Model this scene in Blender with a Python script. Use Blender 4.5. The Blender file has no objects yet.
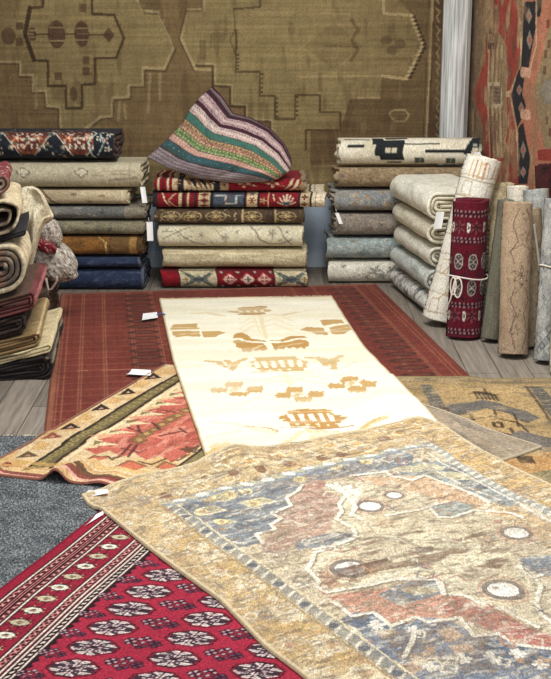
import bpy, math, random
import numpy as np
from mathutils import Vector, Matrix

scene = bpy.context.scene
COL = scene.collection
PI = math.pi

# ------------------------------------------------------------------ camera
FPX, CAM_H = 1300.0, 1.6
PITCH = math.atan(360 / 1300.0)
cam_data = bpy.data.cameras.new('camera')
cam = bpy.data.objects.new('camera', cam_data)
COL.objects.link(cam)
cam.location = (0, 0, CAM_H)
cam.rotation_euler = (PI / 2 - PITCH, 0, 0)
cam_data.sensor_fit = 'HORIZONTAL'
cam_data.sensor_width = 36.0
cam_data.lens = 36.0 * FPX / 551.0
cam_data.clip_start = 0.05
scene.camera = cam


def ray(px, py):
    x = (px - 275.5) / FPX
    y = (py - 339.5) / FPX
    c, s = math.cos(PITCH), math.sin(PITCH)
    return (x, c - y * s, -s - y * c)


def fl(px, py, z=0.0):
    """survey: floor point (metres) of a point measured on the photograph"""
    d = ray(px, py)
    t = (z - CAM_H) / d[2]
    return (d[0] * t, d[1] * t)


def FL(pts, z=0.0):
    return [fl(a, b, z) for a, b in pts]


def at(px, py, Y):
    """point at depth Y -> (x, z)"""
    d = ray(px, py)
    t = Y / d[1]
    return (d[0] * t, CAM_H + t * d[2])


def zat(py, Y):
    return at(275.5, py, Y)[1]


def lin(c):
    c = np.asarray(c, float) / 255.0
    return np.where(c <= 0.04045, c / 12.92, ((c + 0.055) / 1.055) ** 2.4)


# ------------------------------------------------------------------ noise
def _hash(ix, iy, seed):
    n = (ix.astype(np.int64) * 374761393 + iy.astype(np.int64) * 668265263 + seed * 982451653) & 0x7fffffff
    n = ((n ^ (n >> 13)) * 1274126177) & 0x7fffffff
    n = n ^ (n >> 16)
    return (n & 0xffff) / 65535.0


def vnoise(x, y, seed=0):
    x = np.asarray(x, float); y = np.asarray(y, float)
    ix = np.floor(x); iy = np.floor(y)
    fx = x - ix; fy = y - iy
    fx = fx * fx * (3 - 2 * fx); fy = fy * fy * (3 - 2 * fy)
    a = _hash(ix, iy, seed); b = _hash(ix + 1, iy, seed)
    c = _hash(ix, iy + 1, seed); d = _hash(ix + 1, iy + 1, seed)
    return (a * (1 - fx) + b * fx) * (1 - fy) + (c * (1 - fx) + d * fx) * fy


def fbm(x, y, seed=0, o=3):
    v = 0; a = 0.5; t = 0
    for i in range(o):
        v = v + a * vnoise(x * 2 ** i, y * 2 ** i, seed + i * 17); t += a; a *= 0.55
    return v / t


# ------------------------------------------------------------------ painting weave colours onto a cloth's own coordinates
class Cloth:
    def __init__(s, x, y, base):
        s.x = np.asarray(x, float).ravel(); s.y = np.asarray(y, float).ravel()
        s.c = np.tile(lin(base), (s.x.size, 1))

    def fill(s, m, col, a=1.0):
        c = lin(col)
        if m.dtype == bool:
            s.c[m] = s.c[m] * (1 - a) + c * a
        else:
            k = (m * a)[:, None]
            s.c = s.c * (1 - k) + c * k

    def inpoly(s, pts):
        p = np.asarray(pts, float)
        x0, y0 = p.min(0); x1, y1 = p.max(0)
        idx = np.nonzero((s.x >= x0) & (s.x <= x1) & (s.y >= y0) & (s.y <= y1))[0]
        X = s.x[idx]; Y = s.y[idx]
        ins = np.zeros(idx.size, bool)
        n = len(p)
        for i in range(n):
            ax, ay = p[i]; bx, by = p[(i + 1) % n]
            if ay == by: continue
            c = ((ay > Y) != (by > Y)) & (X < (bx - ax) * (Y - ay) / (by - ay) + ax)
            ins ^= c
        m = np.zeros(s.x.size, bool); m[idx[ins]] = True
        return m

    def poly(s, pts, col, a=1.0):
        s.fill(s.inpoly(pts), col, a)

    def dist(s, pts, closed=False, pad=0.1):
        p = np.asarray(pts, float)
        if closed: p = np.vstack([p, p[:1]])
        lo = p.min(0) - pad; hi = p.max(0) + pad
        idx = np.nonzero((s.x >= lo[0]) & (s.x <= hi[0]) & (s.y >= lo[1]) & (s.y <= hi[1]))[0]
        X = s.x[idx]; Y = s.y[idx]
        d = np.full(idx.size, 9.0)
        for i in range(len(p) - 1):
            ax, ay = p[i]; bx, by = p[i + 1]
            dx, dy = bx - ax, by - ay
            L = dx * dx + dy * dy + 1e-12
            t = np.clip(((X - ax) * dx + (Y - ay) * dy) / L, 0, 1)
            d = np.minimum(d, np.hypot(X - ax - t * dx, Y - ay - t * dy))
        return idx, d

    def line(s, pts, w, col, a=1.0, closed=False):
        idx, d = s.dist(pts, closed, w)
        k = idx[d < w / 2]
        s.c[k] = s.c[k] * (1 - a) + lin(col) * a

    def local(s, cx, cy, rot=0):
        X = s.x - cx; Y = s.y - cy
        if rot:
            c, n = math.cos(rot), math.sin(rot)
            X, Y = X * c + Y * n, -X * n + Y * c
        return X, Y

    def ell(s, cx, cy, rx, ry, col, a=1.0, rot=0, inner=0.0):
        X, Y = s.local(cx, cy, rot)
        q = (X / rx) ** 2 + (Y / ry) ** 2
        s.fill((q < 1) & (q >= inner * inner), col, a)

    def rect(s, x0, y0, x1, y1, col, a=1.0):
        s.fill((s.x >= x0) & (s.x <= x1) & (s.y >= y0) & (s.y <= y1), col, a)

    def dia(s, cx, cy, rx, ry, col, a=1.0, rot=0, inner=0.0):
        X, Y = s.local(cx, cy, rot)
        q = abs(X / rx) + abs(Y / ry)
        s.fill((q < 1) & (q >= inner), col, a)

    def rosette(s, cx, cy, r, k, col, a=1.0, asp=1.0, rot=0, depth=0.35):
        X, Y = s.local(cx, cy, rot)
        Y = Y / asp
        R = np.hypot(X, Y); T = np.arctan2(Y, X)
        s.fill(R < r * (1 - depth + depth * np.cos(k * T)), col, a)

    def shade(s, amt, sx, sy, seed=0, o=3):
        bx, by = s.axes(); s.c *= (1 + amt * 2 * (fbm(bx * sx, by * sy, seed, o) - 0.5))[:, None]

    def axes(s):
        return getattr(s, 'nx', s.x), getattr(s, 'ny', s.y)

    def blotch(s, sx, sy, thr, soft, col, a, seed=0, o=3, mask=None):
        bx, by = s.axes(); n = np.clip((fbm(bx * sx, by * sy, seed, o) - thr) / soft, 0, 1)
        s.fill(n if mask is None else n * mask, col, a)

    def grain(s, amt, seed=1):
        r = np.random.RandomState(seed)
        s.c *= (1 + 1.5 * amt * (r.rand(s.x.size) * 2 - 1))[:, None]

    def gain(s, g):
        s.c *= np.asarray(g, float)


# ------------------------------------------------------------------ meshes and objects
def mesh_obj(name, V, Q, col=None, mat=None, parent=None, smooth=True):
    V = np.asarray(V, np.float32); Q = np.asarray(Q, np.int32)
    me = bpy.data.meshes.new(name)
    me.vertices.add(len(V)); me.vertices.foreach_set('co', V.ravel())
    me.loops.add(Q.size); me.loops.foreach_set('vertex_index', Q.ravel())
    me.polygons.add(len(Q))
    me.polygons.foreach_set('loop_start', np.arange(0, Q.size, Q.shape[1], dtype=np.int32))
    me.update(calc_edges=True)
    me.polygons.foreach_set('use_smooth', np.full(len(Q), smooth))
    if col is not None:
        at_ = me.color_attributes.new('Col', 'FLOAT_COLOR', 'POINT')
        rgba = np.ones((len(V), 4), np.float32); rgba[:, :3] = np.clip(col, 0, 0.95)
        at_.data.foreach_set('color', rgba.ravel())
    if mat: me.materials.append(mat)
    o = bpy.data.objects.new(name, me); COL.objects.link(o)
    if parent: o.parent = parent
    return o


def py_obj(name, V, F, mat, parent=None, smooth=False):
    me = bpy.data.meshes.new(name); me.from_pydata([tuple(v) for v in V], [], F); me.update()
    if smooth:
        for p in me.polygons: p.use_smooth = True
    me.materials.append(mat)
    o = bpy.data.objects.new(name, me); COL.objects.link(o)
    if parent: o.parent = parent
    return o


def box_obj(name, lo, hi, mat, parent=None):
    x0, y0, z0 = lo; x1, y1, z1 = hi
    V = [(x0, y0, z0), (x1, y0, z0), (x1, y1, z0), (x0, y1, z0), (x0, y0, z1), (x1, y0, z1), (x1, y1, z1), (x0, y1, z1)]
    F = [(3, 2, 1, 0), (4, 5, 6, 7), (0, 1, 5, 4), (1, 2, 6, 5), (2, 3, 7, 6), (3, 0, 4, 7)]
    return py_obj(name, V, F, mat, parent)


def tag(o, label, cat, group=None):
    o['label'] = label; o['category'] = cat
    if group: o['group'] = group
    return o


def struct(o):
    o['kind'] = 'structure'; return o


def grid_quads(n, m, off=0, wrap=False):
    i = np.arange(n - 1)[:, None]; j = np.arange(m if wrap else m - 1)[None, :]
    a = i * m + j; b = i * m + (j + 1) % m
    return np.stack([a, b, b + m, a + m], -1).reshape(-1, 4) + off


def tube(name, pts, r, mat, parent=None, n=6, cyclic=False):
    """a cord swept along points"""
    P_ = [Vector(p) for p in pts]; V = []; F = []; m = len(P_)
    for i, p in enumerate(P_):
        t = (P_[(i + 1) % m if cyclic else min(i + 1, m - 1)] - P_[(i - 1) % m if cyclic else max(i - 1, 0)]).normalized()
        a = t.cross(Vector((0.3, 0.2, 0.93))).normalized(); b = t.cross(a)
        for k in range(n):
            q = 2 * PI * k / n
            V.append(p + (a * math.cos(q) + b * math.sin(q)) * r)
    for i in range(m if cyclic else m - 1):
        for k in range(n):
            F.append((i * n + k, i * n + (k + 1) % n, ((i + 1) % m) * n + (k + 1) % n, ((i + 1) % m) * n + k))
    if not cyclic:
        F.append(tuple(reversed(range(n)))); F.append(tuple(range((m - 1) * n, m * n)))
    return py_obj(name, V, F, mat, parent, True)


# ------------------------------------------------------------------ materials
def nodes(name):
    m = bpy.data.materials.new(name); m.use_nodes = True
    nt = m.node_tree; b = nt.nodes['Principled BSDF']
    return m, nt, b


def textile(name, fine=420, lo=0.62, hi=1.3, bump=0.45, dist=0.0025, sheen=0.03):
    m, nt, b = nodes(name)
    N = nt.nodes; L = nt.links
    a = N.new('ShaderNodeAttribute'); a.attribute_name = 'Col'
    tc = N.new('ShaderNodeTexCoord')
    n1 = N.new('ShaderNodeTexNoise'); n1.inputs['Scale'].default_value = fine; n1.inputs['Detail'].default_value = 3
    L.new(tc.outputs['Object'], n1.inputs['Vector'])
    mr = N.new('ShaderNodeMapRange'); mr.inputs[1].default_value = 0.3; mr.inputs[2].default_value = 0.7
    mr.inputs[3].default_value = lo; mr.inputs[4].default_value = hi
    L.new(n1.outputs[0], mr.inputs[0])
    mx = N.new('ShaderNodeVectorMath'); mx.operation = 'SCALE'
    L.new(a.outputs['Color'], mx.inputs[0]); L.new(mr.outputs[0], mx.inputs['Scale'])
    L.new(mx.outputs[0], b.inputs['Base Color'])
    bp = N.new('ShaderNodeBump'); bp.inputs['Strength'].default_value = bump; bp.inputs['Distance'].default_value = dist
    L.new(n1.outputs[0], bp.inputs['Height']); L.new(bp.outputs[0], b.inputs['Normal'])
    b.inputs['Roughness'].default_value = 0.95
    b.inputs['Specular IOR Level'].default_value = 0.15
    b.inputs['Sheen Weight'].default_value = sheen
    b.inputs['Sheen Roughness'].default_value = 0.6
    return m


def plain(name, col, rough=0.8, spec=0.3, noise=0.0, scale=60):
    m, nt, b = nodes(name)
    c = lin(col)
    b.inputs['Roughness'].default_value = rough; b.inputs['Specular IOR Level'].default_value = spec
    if noise:
        N = nt.nodes; L = nt.links
        tc = N.new('ShaderNodeTexCoord'); n1 = N.new('ShaderNodeTexNoise'); n1.inputs['Scale'].default_value = scale
        n1.inputs['Detail'].default_value = 4
        L.new(tc.outputs['Object'], n1.inputs['Vector'])
        r = N.new('ShaderNodeValToRGB')
        r.color_ramp.elements[0].position = 0.3; r.color_ramp.elements[1].position = 0.7
        r.color_ramp.elements[0].color = (*(c * (1 - noise)), 1); r.color_ramp.elements[1].color = (*(c * (1 + noise)), 1)
        L.new(n1.outputs[0], r.inputs[0]); L.new(r.outputs[0], b.inputs['Base Color'])
    else:
        b.inputs['Base Color'].default_value = (*c, 1)
    return m


M_PILE = textile('wool_pile', fine=230, lo=0.68, hi=1.28)
M_FLAT = textile('flat_weave', fine=240, lo=0.84, hi=1.14, bump=0.3)
M_WORN = textile('worn_wool', fine=240, lo=0.7, hi=1.24, bump=0.45)
M_PAPER = plain('tag_paper', (248, 248, 246), 0.6, 0.3)
M_INK = plain('tag_ink', (70, 95, 150), 0.6, 0.3)
M_STRING = plain('cotton_string', (225, 218, 205), 0.9, 0.1, 0.12, 300)
M_FRINGE = plain('cotton_fringe', (226, 214, 188), 0.9, 0.1, 0.15, 200)
M_STRAP = plain('woven_strap', (170, 150, 140), 0.9, 0.1, 0.15, 200)
M_REDBAND = plain('red_band', (120, 28, 36), 0.9, 0.1, 0.5, 90)


def wood_floor():
    m, nt, b = nodes('grey_plank_floor'); N = nt.nodes; L = nt.links
    tc = N.new('ShaderNodeTexCoord'); mp = N.new('ShaderNodeMapping')
    mp.inputs['Rotation'].default_value = (0, 0, PI / 2)
    L.new(tc.outputs['Object'], mp.inputs['Vector'])
    br = N.new('ShaderNodeTexBrick')
    br.inputs['Scale'].default_value = 1.0; br.inputs['Brick Width'].default_value = 1.2; br.inputs['Row Height'].default_value = 0.135
    br.inputs['Mortar Size'].default_value = 0.0025; br.inputs['Mortar Smooth'].default_value = 0.4; br.offset = 0.37
    br.inputs['Color1'].default_value = (*lin((116, 107, 96)), 1); br.inputs['Color2'].default_value = (*lin((142, 132, 120)), 1)
    br.inputs['Mortar'].default_value = (*lin((70, 62, 56)), 1)
    L.new(mp.outputs[0], br.inputs['Vector'])
    m2 = N.new('ShaderNodeMapping'); m2.inputs['Scale'].default_value = (38, 2.2, 1)
    L.new(tc.outputs['Object'], m2.inputs['Vector'])
    n1 = N.new('ShaderNodeTexNoise'); n1.inputs['Scale'].default_value = 1.6; n1.inputs['Detail'].default_value = 6; n1.inputs['Roughness'].default_value = 0.65
    L.new(m2.outputs[0], n1.inputs['Vector'])
    mr = N.new('ShaderNodeMapRange'); mr.inputs[1].default_value = 0.3; mr.inputs[2].default_value = 0.7
    mr.inputs[3].default_value = 0.6; mr.inputs[4].default_value = 1.32
    L.new(n1.outputs[0], mr.inputs[0])
    sc = N.new('ShaderNodeVectorMath'); sc.operation = 'SCALE'
    L.new(br.outputs['Color'], sc.inputs[0]); L.new(mr.outputs[0], sc.inputs['Scale'])
    L.new(sc.outputs[0], b.inputs['Base Color'])
    bp = N.new('ShaderNodeBump'); bp.inputs['Strength'].default_value = 0.25; bp.inputs['Distance'].default_value = 0.002
    L.new(n1.outputs[0], bp.inputs['Height']); L.new(bp.outputs[0], b.inputs['Normal'])
    b.inputs['Roughness'].default_value = 0.6; b.inputs['Specular IOR Level'].default_value = 0.3
    return m


def carpet_mat():
    m, nt, b = nodes('charcoal_carpet'); N = nt.nodes; L = nt.links
    tc = N.new('ShaderNodeTexCoord')
    n1 = N.new('ShaderNodeTexNoise'); n1.inputs['Scale'].default_value = 190; n1.inputs['Detail'].default_value = 3
    mp = N.new('ShaderNodeMapping'); mp.inputs['Scale'].default_value = (1.0, 0.45, 1)
    L.new(tc.outputs['Object'], mp.inputs['Vector']); L.new(mp.outputs[0], n1.inputs['Vector'])
    n2 = N.new('ShaderNodeTexNoise'); n2.inputs['Scale'].default_value = 14; n2.inputs['Detail'].default_value = 3
    L.new(tc.outputs['Object'], n2.inputs['Vector'])
    ad = N.new('ShaderNodeMath'); ad.operation = 'MULTIPLY_ADD'; ad.inputs[1].default_value = 0.35
    L.new(n2.outputs[0], ad.inputs[0]); L.new(n1.outputs[0], ad.inputs[2])
    r = N.new('ShaderNodeValToRGB'); e = r.color_ramp.elements
    e[0].position = 0.5; e[0].color = (*lin((52, 55, 58)), 1); e[1].position = 0.9; e[1].color = (*lin((158, 160, 160)), 1)
    k = e.new(0.68); k.color = (*lin((92, 96, 98)), 1)
    L.new(ad.outputs[0], r.inputs[0]); L.new(r.outputs[0], b.inputs['Base Color'])
    bp = N.new('ShaderNodeBump'); bp.inputs['Strength'].default_value = 0.6; bp.inputs['Distance'].default_value = 0.003
    L.new(n1.outputs[0], bp.inputs['Height']); L.new(bp.outputs[0], b.inputs['Normal'])
    b.inputs['Roughness'].default_value = 0.95; b.inputs['Specular IOR Level'].default_value = 0.1
    return m


def whitewash():
    m, nt, b = nodes('whitewashed_boards'); N = nt.nodes; L = nt.links
    tc = N.new('ShaderNodeTexCoord'); mp = N.new('ShaderNodeMapping'); mp.inputs['Scale'].default_value = (60, 60, 2.5)
    L.new(tc.outputs['Object'], mp.inputs['Vector'])
    n1 = N.new('ShaderNodeTexNoise'); n1.inputs['Scale'].default_value = 1.5; n1.inputs['Detail'].default_value = 5
    L.new(mp.outputs[0], n1.inputs['Vector'])
    r = N.new('ShaderNodeValToRGB'); e = r.color_ramp.elements
    e[0].position = 0.32; e[0].color = (*lin((150, 152, 150)), 1); e[1].position = 0.62; e[1].color = (*lin((222, 224, 220)), 1)
    L.new(n1.outputs[0], r.inputs[0]); L.new(r.outputs[0], b.inputs['Base Color'])
    b.inputs['Roughness'].default_value = 0.7
    return m


# ------------------------------------------------------------------ the setting
BACK_Y = 7.36
M_WALL = plain('pale_blue_wall', (168, 182, 196), 0.85, 0.2, 0.04, 8)
M_TRIM = plain('painted_trim', (186, 198, 208), 0.6, 0.3)
struct(box_obj('floor', (-3.2, -0.6, -0.1), (2.4, BACK_Y + 0.1, 0.0), wood_floor()))
struct(box_obj('wall_back', (-3.2, BACK_Y, 0.0), (2.4, BACK_Y + 0.1, 2.8), M_WALL))
bb = struct(box_obj('baseboard_back', (-3.2, BACK_Y - 0.014, 0.0), (1.0, BACK_Y, 0.085), M_TRIM))
# right wall, splayed a little outwards towards the shop front
RW0 = np.array([1.085, BACK_Y]); RWD = np.array([0.196, -0.981]); RWD = RWD / np.hypot(*RWD)
RWN = np.array([RWD[1], -RWD[0]])        # into the room (-x)
if RWN[0] > 0: RWN = -RWN


def rw(s, off=0.0):
    return RW0 + RWD * s + RWN * off


a0, a1 = rw(0.0), rw(3.6); b0, b1 = rw(0.0, -0.1), rw(3.6, -0.1)
V = [(*a0, 0), (*a1, 0), (*b1, 0), (*b0, 0), (*a0, 2.8), (*a1, 2.8), (*b1, 2.8), (*b0, 2.8)]
struct(py_obj('wall_right', V, [(3, 2, 1, 0), (4, 5, 6, 7), (0, 1, 5, 4), (1, 2, 6, 5), (2, 3, 7, 6), (3, 0, 4, 7)], M_WALL))


def rwall_pt(px, py, off=0.012):
    """photo point -> (distance along right wall, z)"""
    d = ray(px, py)
    q = rw(0, off)
    # solve t*d = q + s*RWD
    A = np.array([[d[0], -RWD[0]], [d[1], -RWD[1]]])
    t, s = np.linalg.solve(A, q)
    return (s, CAM_H + t * d[2])


# pillar clad in narrow whitewashed boards
def pillar():
    cx, cy, R = 0.985, 7.262, 0.078
    n = 10; V = []; F = []
    for z in (0.0, 2.8):
        for k in range(n):
            for e in (-1, 1):
                a = 2 * PI * k / n + e * (PI / n - 0.035)
                V.append((cx + R * math.cos(a), cy + R * math.sin(a), z))
            a = 2 * PI * k / n + PI / n
            V.append((cx + (R - 0.006) * math.cos(a), cy + (R - 0.006) * math.sin(a), z))
    m = 3 * n
    for k in range(m): F.append((k, (k + 1) % m, m + (k + 1) % m, m + k))
    F.append(tuple(reversed(range(m)))); F.append(tuple(range(m, 2 * m)))
    return struct(py_obj('pillar', V, F, whitewash()))


pillar()


# ------------------------------------------------------------------ rugs lying on the floor
def resample(pts, n):
    p = np.asarray(pts, float)
    d = np.r_[0, np.cumsum(np.hypot(*np.diff(p, axis=0).T))]
    t = np.linspace(0, d[-1], n)
    return np.stack([np.interp(t, d, p[:, 0]), np.interp(t, d, p[:, 1])], -1)


def coons(top, right, bottom, left, n, m):
    """rows n run from top to bottom, columns m from left to right"""
    T = resample(top, m); B = resample(bottom, m); Lf = resample(left, n); R = resample(right, n)
    s = np.linspace(0, 1, m)[None, :, None]; t = np.linspace(0, 1, n)[:, None, None]
    P_ = (1 - t) * T[None] + t * B[None] + (1 - s) * Lf[:, None] + s * R[:, None]
    P_ -= (1 - s) * (1 - t) * T[0] + s * (1 - t) * T[-1] + (1 - s) * t * B[0] + s * t * B[-1]
    return P_, np.broadcast_to(s[..., 0], (n, m)), np.broadcast_to(t[..., 0], (n, m))


LAID = []      # (outline, thickness) of what already lies on the floor, bottom first


def sdist(x, y, poly):
    c = Cloth(x, y, (0, 0, 0))
    p = np.vstack([poly, poly[:1]])
    d = np.full(c.x.size, 9.0)
    for i in range(len(p) - 1):
        ax, ay = p[i]; dx, dy = p[i + 1] - p[i]
        t = np.clip(((c.x - ax) * dx + (c.y - ay) * dy) / (dx * dx + dy * dy + 1e-12), 0, 1)
        d = np.minimum(d, np.hypot(c.x - ax - t * dx, c.y - ay - t * dy))
    return np.where(c.inpoly(poly), d, -d)


def bed_height(x, y, ramp=0.045):
    z = np.zeros(np.size(x))
    for poly, th in LAID:
        lo = poly.min(0) - ramp; hi = poly.max(0) + ramp
        k = np.nonzero((x > lo[0]) & (x < hi[0]) & (y > lo[1]) & (y < hi[1]))[0]
        if not k.size: continue
        q = np.clip((sdist(x[k], y[k], poly) + ramp) / ramp, 0, 1)
        z[k] += th * q * q * (3 - 2 * q)
    return z


def floor_rug(name, edges, cell, th, paint, mat, base, edge_col, relief=None, bw=0.006):
    top, right, bottom, left = edges
    ln = lambda p: np.hypot(*np.diff(np.asarray(p), axis=0).T).sum()
    m = int(max(ln(top), ln(bottom)) / cell[0]); n = int(max(ln(left), ln(right)) / cell[1])
    P_, S, T = coons(top, right, bottom, left, n, m)
    X = P_[..., 0].ravel(); Y = P_[..., 1].ravel()
    out = np.vstack([P_[0, :-1:6], P_[:-1:6, -1], P_[-1, :0:-6], P_[:0:-6, 0]])
    bed = bed_height(X, Y) + 0.0006
    cl = Cloth(X, Y, base); cl.s = S.ravel() * ln(top); cl.t = T.ravel() * ln(left); cl.nx = cl.s; cl.ny = cl.t; cl.W = ln(top); cl.Lg = ln(left)
    paint(cl)
    Z = bed + th + 0.0016 * (fbm(X * 4, Y * 4, 5) - 0.5)
    if relief is not None:
        rz = relief(X, Y); Z = Z + rz; bed = bed + rz
    V = np.stack([X, Y, Z], -1)
    Q = grid_quads(n, m)[:, ::-1]
    I = np.arange(n * m).reshape(n, m)
    ring = np.r_[I[0, :-1], I[:-1, -1], I[-1, :0:-1], I[:0:-1, 0]]
    low = V[ring].copy(); low[:, 2] = bed[ring] if relief is not None else np.minimum(bed[ring], V[ring, 2] - th * 0.8)
    k = len(V) + np.arange(len(ring)); r2 = np.roll(ring, -1); k2 = np.roll(k, -1)
    Qs = np.stack([ring, r2, k2, k], -1)
    o = mesh_obj(name, V, Q, cl.c, mat)
    # the bound edge: a thin overcast strip over the rim and down the side
    cen = V[ring].mean(0); nx = np.roll(V[ring], -1, 0) - np.roll(V[ring], 1, 0)
    nout = np.stack([nx[:, 1], -nx[:, 0]], -1); nout /= np.linalg.norm(nout, axis=1)[:, None] + 1e-9
    area_ = np.sum(V[ring, 0] * np.roll(V[ring, 1], -1) - np.roll(V[ring, 0], -1) * V[ring, 1])
    if area_ < 0: nout = -nout
    rim = V[ring]; m_ = len(ring)
    def off(P3, d, dz):
        q = P3.copy(); q[:, :2] += nout * d; q[:, 2] += dz; return q
    rows = [off(rim, -bw, 0.0004), off(rim, -bw * .5, 0.0022), off(rim, 0.001, 0.001), off(low, 0.0025, 0.0005)]
    BV = np.vstack(rows); i = np.arange(m_); j = np.roll(i, -1)
    BQ = np.vstack([np.stack([i + k * m_, j + k * m_, j + (k + 1) * m_, i + (k + 1) * m_], -1) for k in range(3)])
    if area_ > 0: BQ = BQ[:, ::-1]
    ec = np.tile(lin(edge_col), (len(BV), 1)) * (1 + .25 * (np.random.RandomState(3).rand(len(BV), 1) - .5))
    mesh_obj('binding', BV, BQ, ec, M_FLAT, o)
    LAID.append((out, th + 0.0016))
    return o


def tag_card(name, pts, parent, lift=0.002, ink=True):
    """paper tag from four corner points (world), a little bent, with thickness"""
    p = [Vector(q) for q in pts]
    nrm = (p[1] - p[0]).cross(p[3] - p[0]).normalized()
    V = []; F = []; n = 5
    for side in (0, 1):
        for i in range(n):
            s = i / (n - 1)
            for e in (0, 1):
                q = (p[0].lerp(p[1], s) if e == 0 else p[3].lerp(p[2], s))
                V.append(q + nrm * (0.0008 * side + lift * math.sin(PI * s)))
    for i in range(n - 1):
        a = 2 * i
        F.append((a, a + 1, a + 3, a + 2)); b = 2 * n + a
        F.append((b, b + 2, b + 3, b + 1))
        F.append((a, a + 2, b + 2, b)); F.append((a + 1, b + 1, b + 3, a + 3))
    F.append((0, 2 * n, 2 * n + 1, 1)); e = 2 * n - 2
    F.append((e, e + 1, e + 2 * n + 1, e + 2 * n))
    o = py_obj(name, V, F, M_PAPER, parent)
    return o


# carpet ---------------------------------------------------------------
def build_carpet():
    y1 = fl(20, 437)[1]; x0, x1, y0, th = -2.3, 0.5, 0.4, 0.006
    V = []; F = []
    o = box_obj('floor_carpet', (x0, y0, 0.0), (x1, y1, th), carpet_mat())
    tag(o, 'large charcoal grey carpet with pale frayed far edge lying on the plank floor', 'carpet')
    r = random.Random(3); V = []; F = []
    for i in range(520):
        x = x0 + (x1 - x0) * (i + r.random()) / 520; l = r.uniform(0.006, 0.02); w = 0.0035; dx = r.uniform(-.006, .006); k = len(V)
        for yy, ww, dd, z in ((y1 - 0.006, w, 0, th + 0.001), (y1 + l, w * .6, dx, 0.002)):
            V += [(x + dd - ww, yy, z), (x + dd + ww, yy, z), (x + dd, yy, z + 0.0015)]
        F += [(k, k + 1, k + 4, k + 3), (k + 1, k + 2, k + 5, k + 4), (k + 2, k, k + 3, k + 5), (k + 3, k + 4, k + 5)]
    f = py_obj('fringe', V, F, M_FRINGE, o); f['label'] = 'pale frayed fringe along the far edge'
    LAID.append((np.array([(x0, y0), (x1, y0), (x1, y1), (x0, y1)]), th))


build_carpet()


# brick red rug ----------------------------------------------------------
def paint_red(c):
    c.c[:] = lin((114, 54, 44))
    W, L_ = c.W, c.Lg
    s, t = c.s, c.t
    c.blotch(3, 3, 0.45, 0.25, (98, 42, 34), 0.6, 3)
    k = Cloth(s, t, (0, 0, 0)); k.c = c.c
    for e in (0.03, 0.055, 0.115, 0.125, 0.215, 0.225, 0.345, 0.355, 0.465, 0.475):
        for q in (e, W - e):
            k.line([(q, 0), (q, L_)], 0.0055, (160, 108, 80), 0.5)
    for e in (0.075, 0.17, 0.28, 0.41):
        for q in (e, W - e):
            k.line([(q, 0.05), (q, L_)], 0.006, (105, 42, 36), 0.7)
    r = np.random.RandomState(4)
    tt = 0.06
    while tt < L_:
        k.line([(0.02, tt), (0.55, tt)], 0.008, (170, 108, 78), 0.28)
        k.line([(W - 0.55, tt), (W - 0.02, tt)], 0.008, (160, 92, 68), 0.22)
        k.line([(0.02, tt + .03), (0.5, tt + .03)], 0.008, (100, 40, 34), 0.4)
        tt += 0.085 + 0.01 * r.rand()
    for q in (0.40, W - 0.2):                      # columns of dark lozenges
        tt = 0.10
        while tt < L_:
            k.ell(q, tt, 0.075, 0.036, (66, 40, 34), 0.85)
            k.ell(q, tt, 0.05, 0.018, (120, 62, 46), 0.6)
            k.line([(q - .1, tt + .052), (q + .1, tt + .052)], 0.008, (92, 44, 36), 0.6)
            tt += 0.105
    for q in (0.60, 0.80, 1.0, W - 0.42):
        tt = 0.12
        while tt < L_:
            k.dia(q, tt, 0.06, 0.03, (108, 48, 40), 0.5); tt += 0.13
    k.line([(0.012, 0), (0.012, L_)], 0.02, (150, 100, 74), 0.6)
    k.line([(0, 0.012), (W, 0.012)], 0.022, (165, 110, 92), 0.7)
    m = np.abs(t - (1.42 + 0.05 * s)) < 0.012 * fbm(s * 6, t * 2, 5)
    k.fill(m & (s > .1) & (s < .9), (190, 140, 115), 0.45)
    c.c = k.c
    c.shade(0.22, 5, 5, 3); c.shade(0.12, 60, 10, 4); c.grain(0.16, 2)


o = floor_rug('floor_rug', (FL([(61, 295), (220, 290), (375, 285)]),
                            FL([(375, 285), (412, 321), (472, 380), (512, 424)]),
                            FL([(43, 446), (512, 424)]),
                            FL([(61, 295), (56, 335), (46, 420), (43, 446)])),
              (0.0055, 0.008), 0.006, paint_red, M_FLAT, (134, 62, 48), (110, 60, 45))
tag(o, 'brick red rug with fine grid lines lying before the stacks, partly under the white runner', 'rug', 'rugs spread on the floor')

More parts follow.
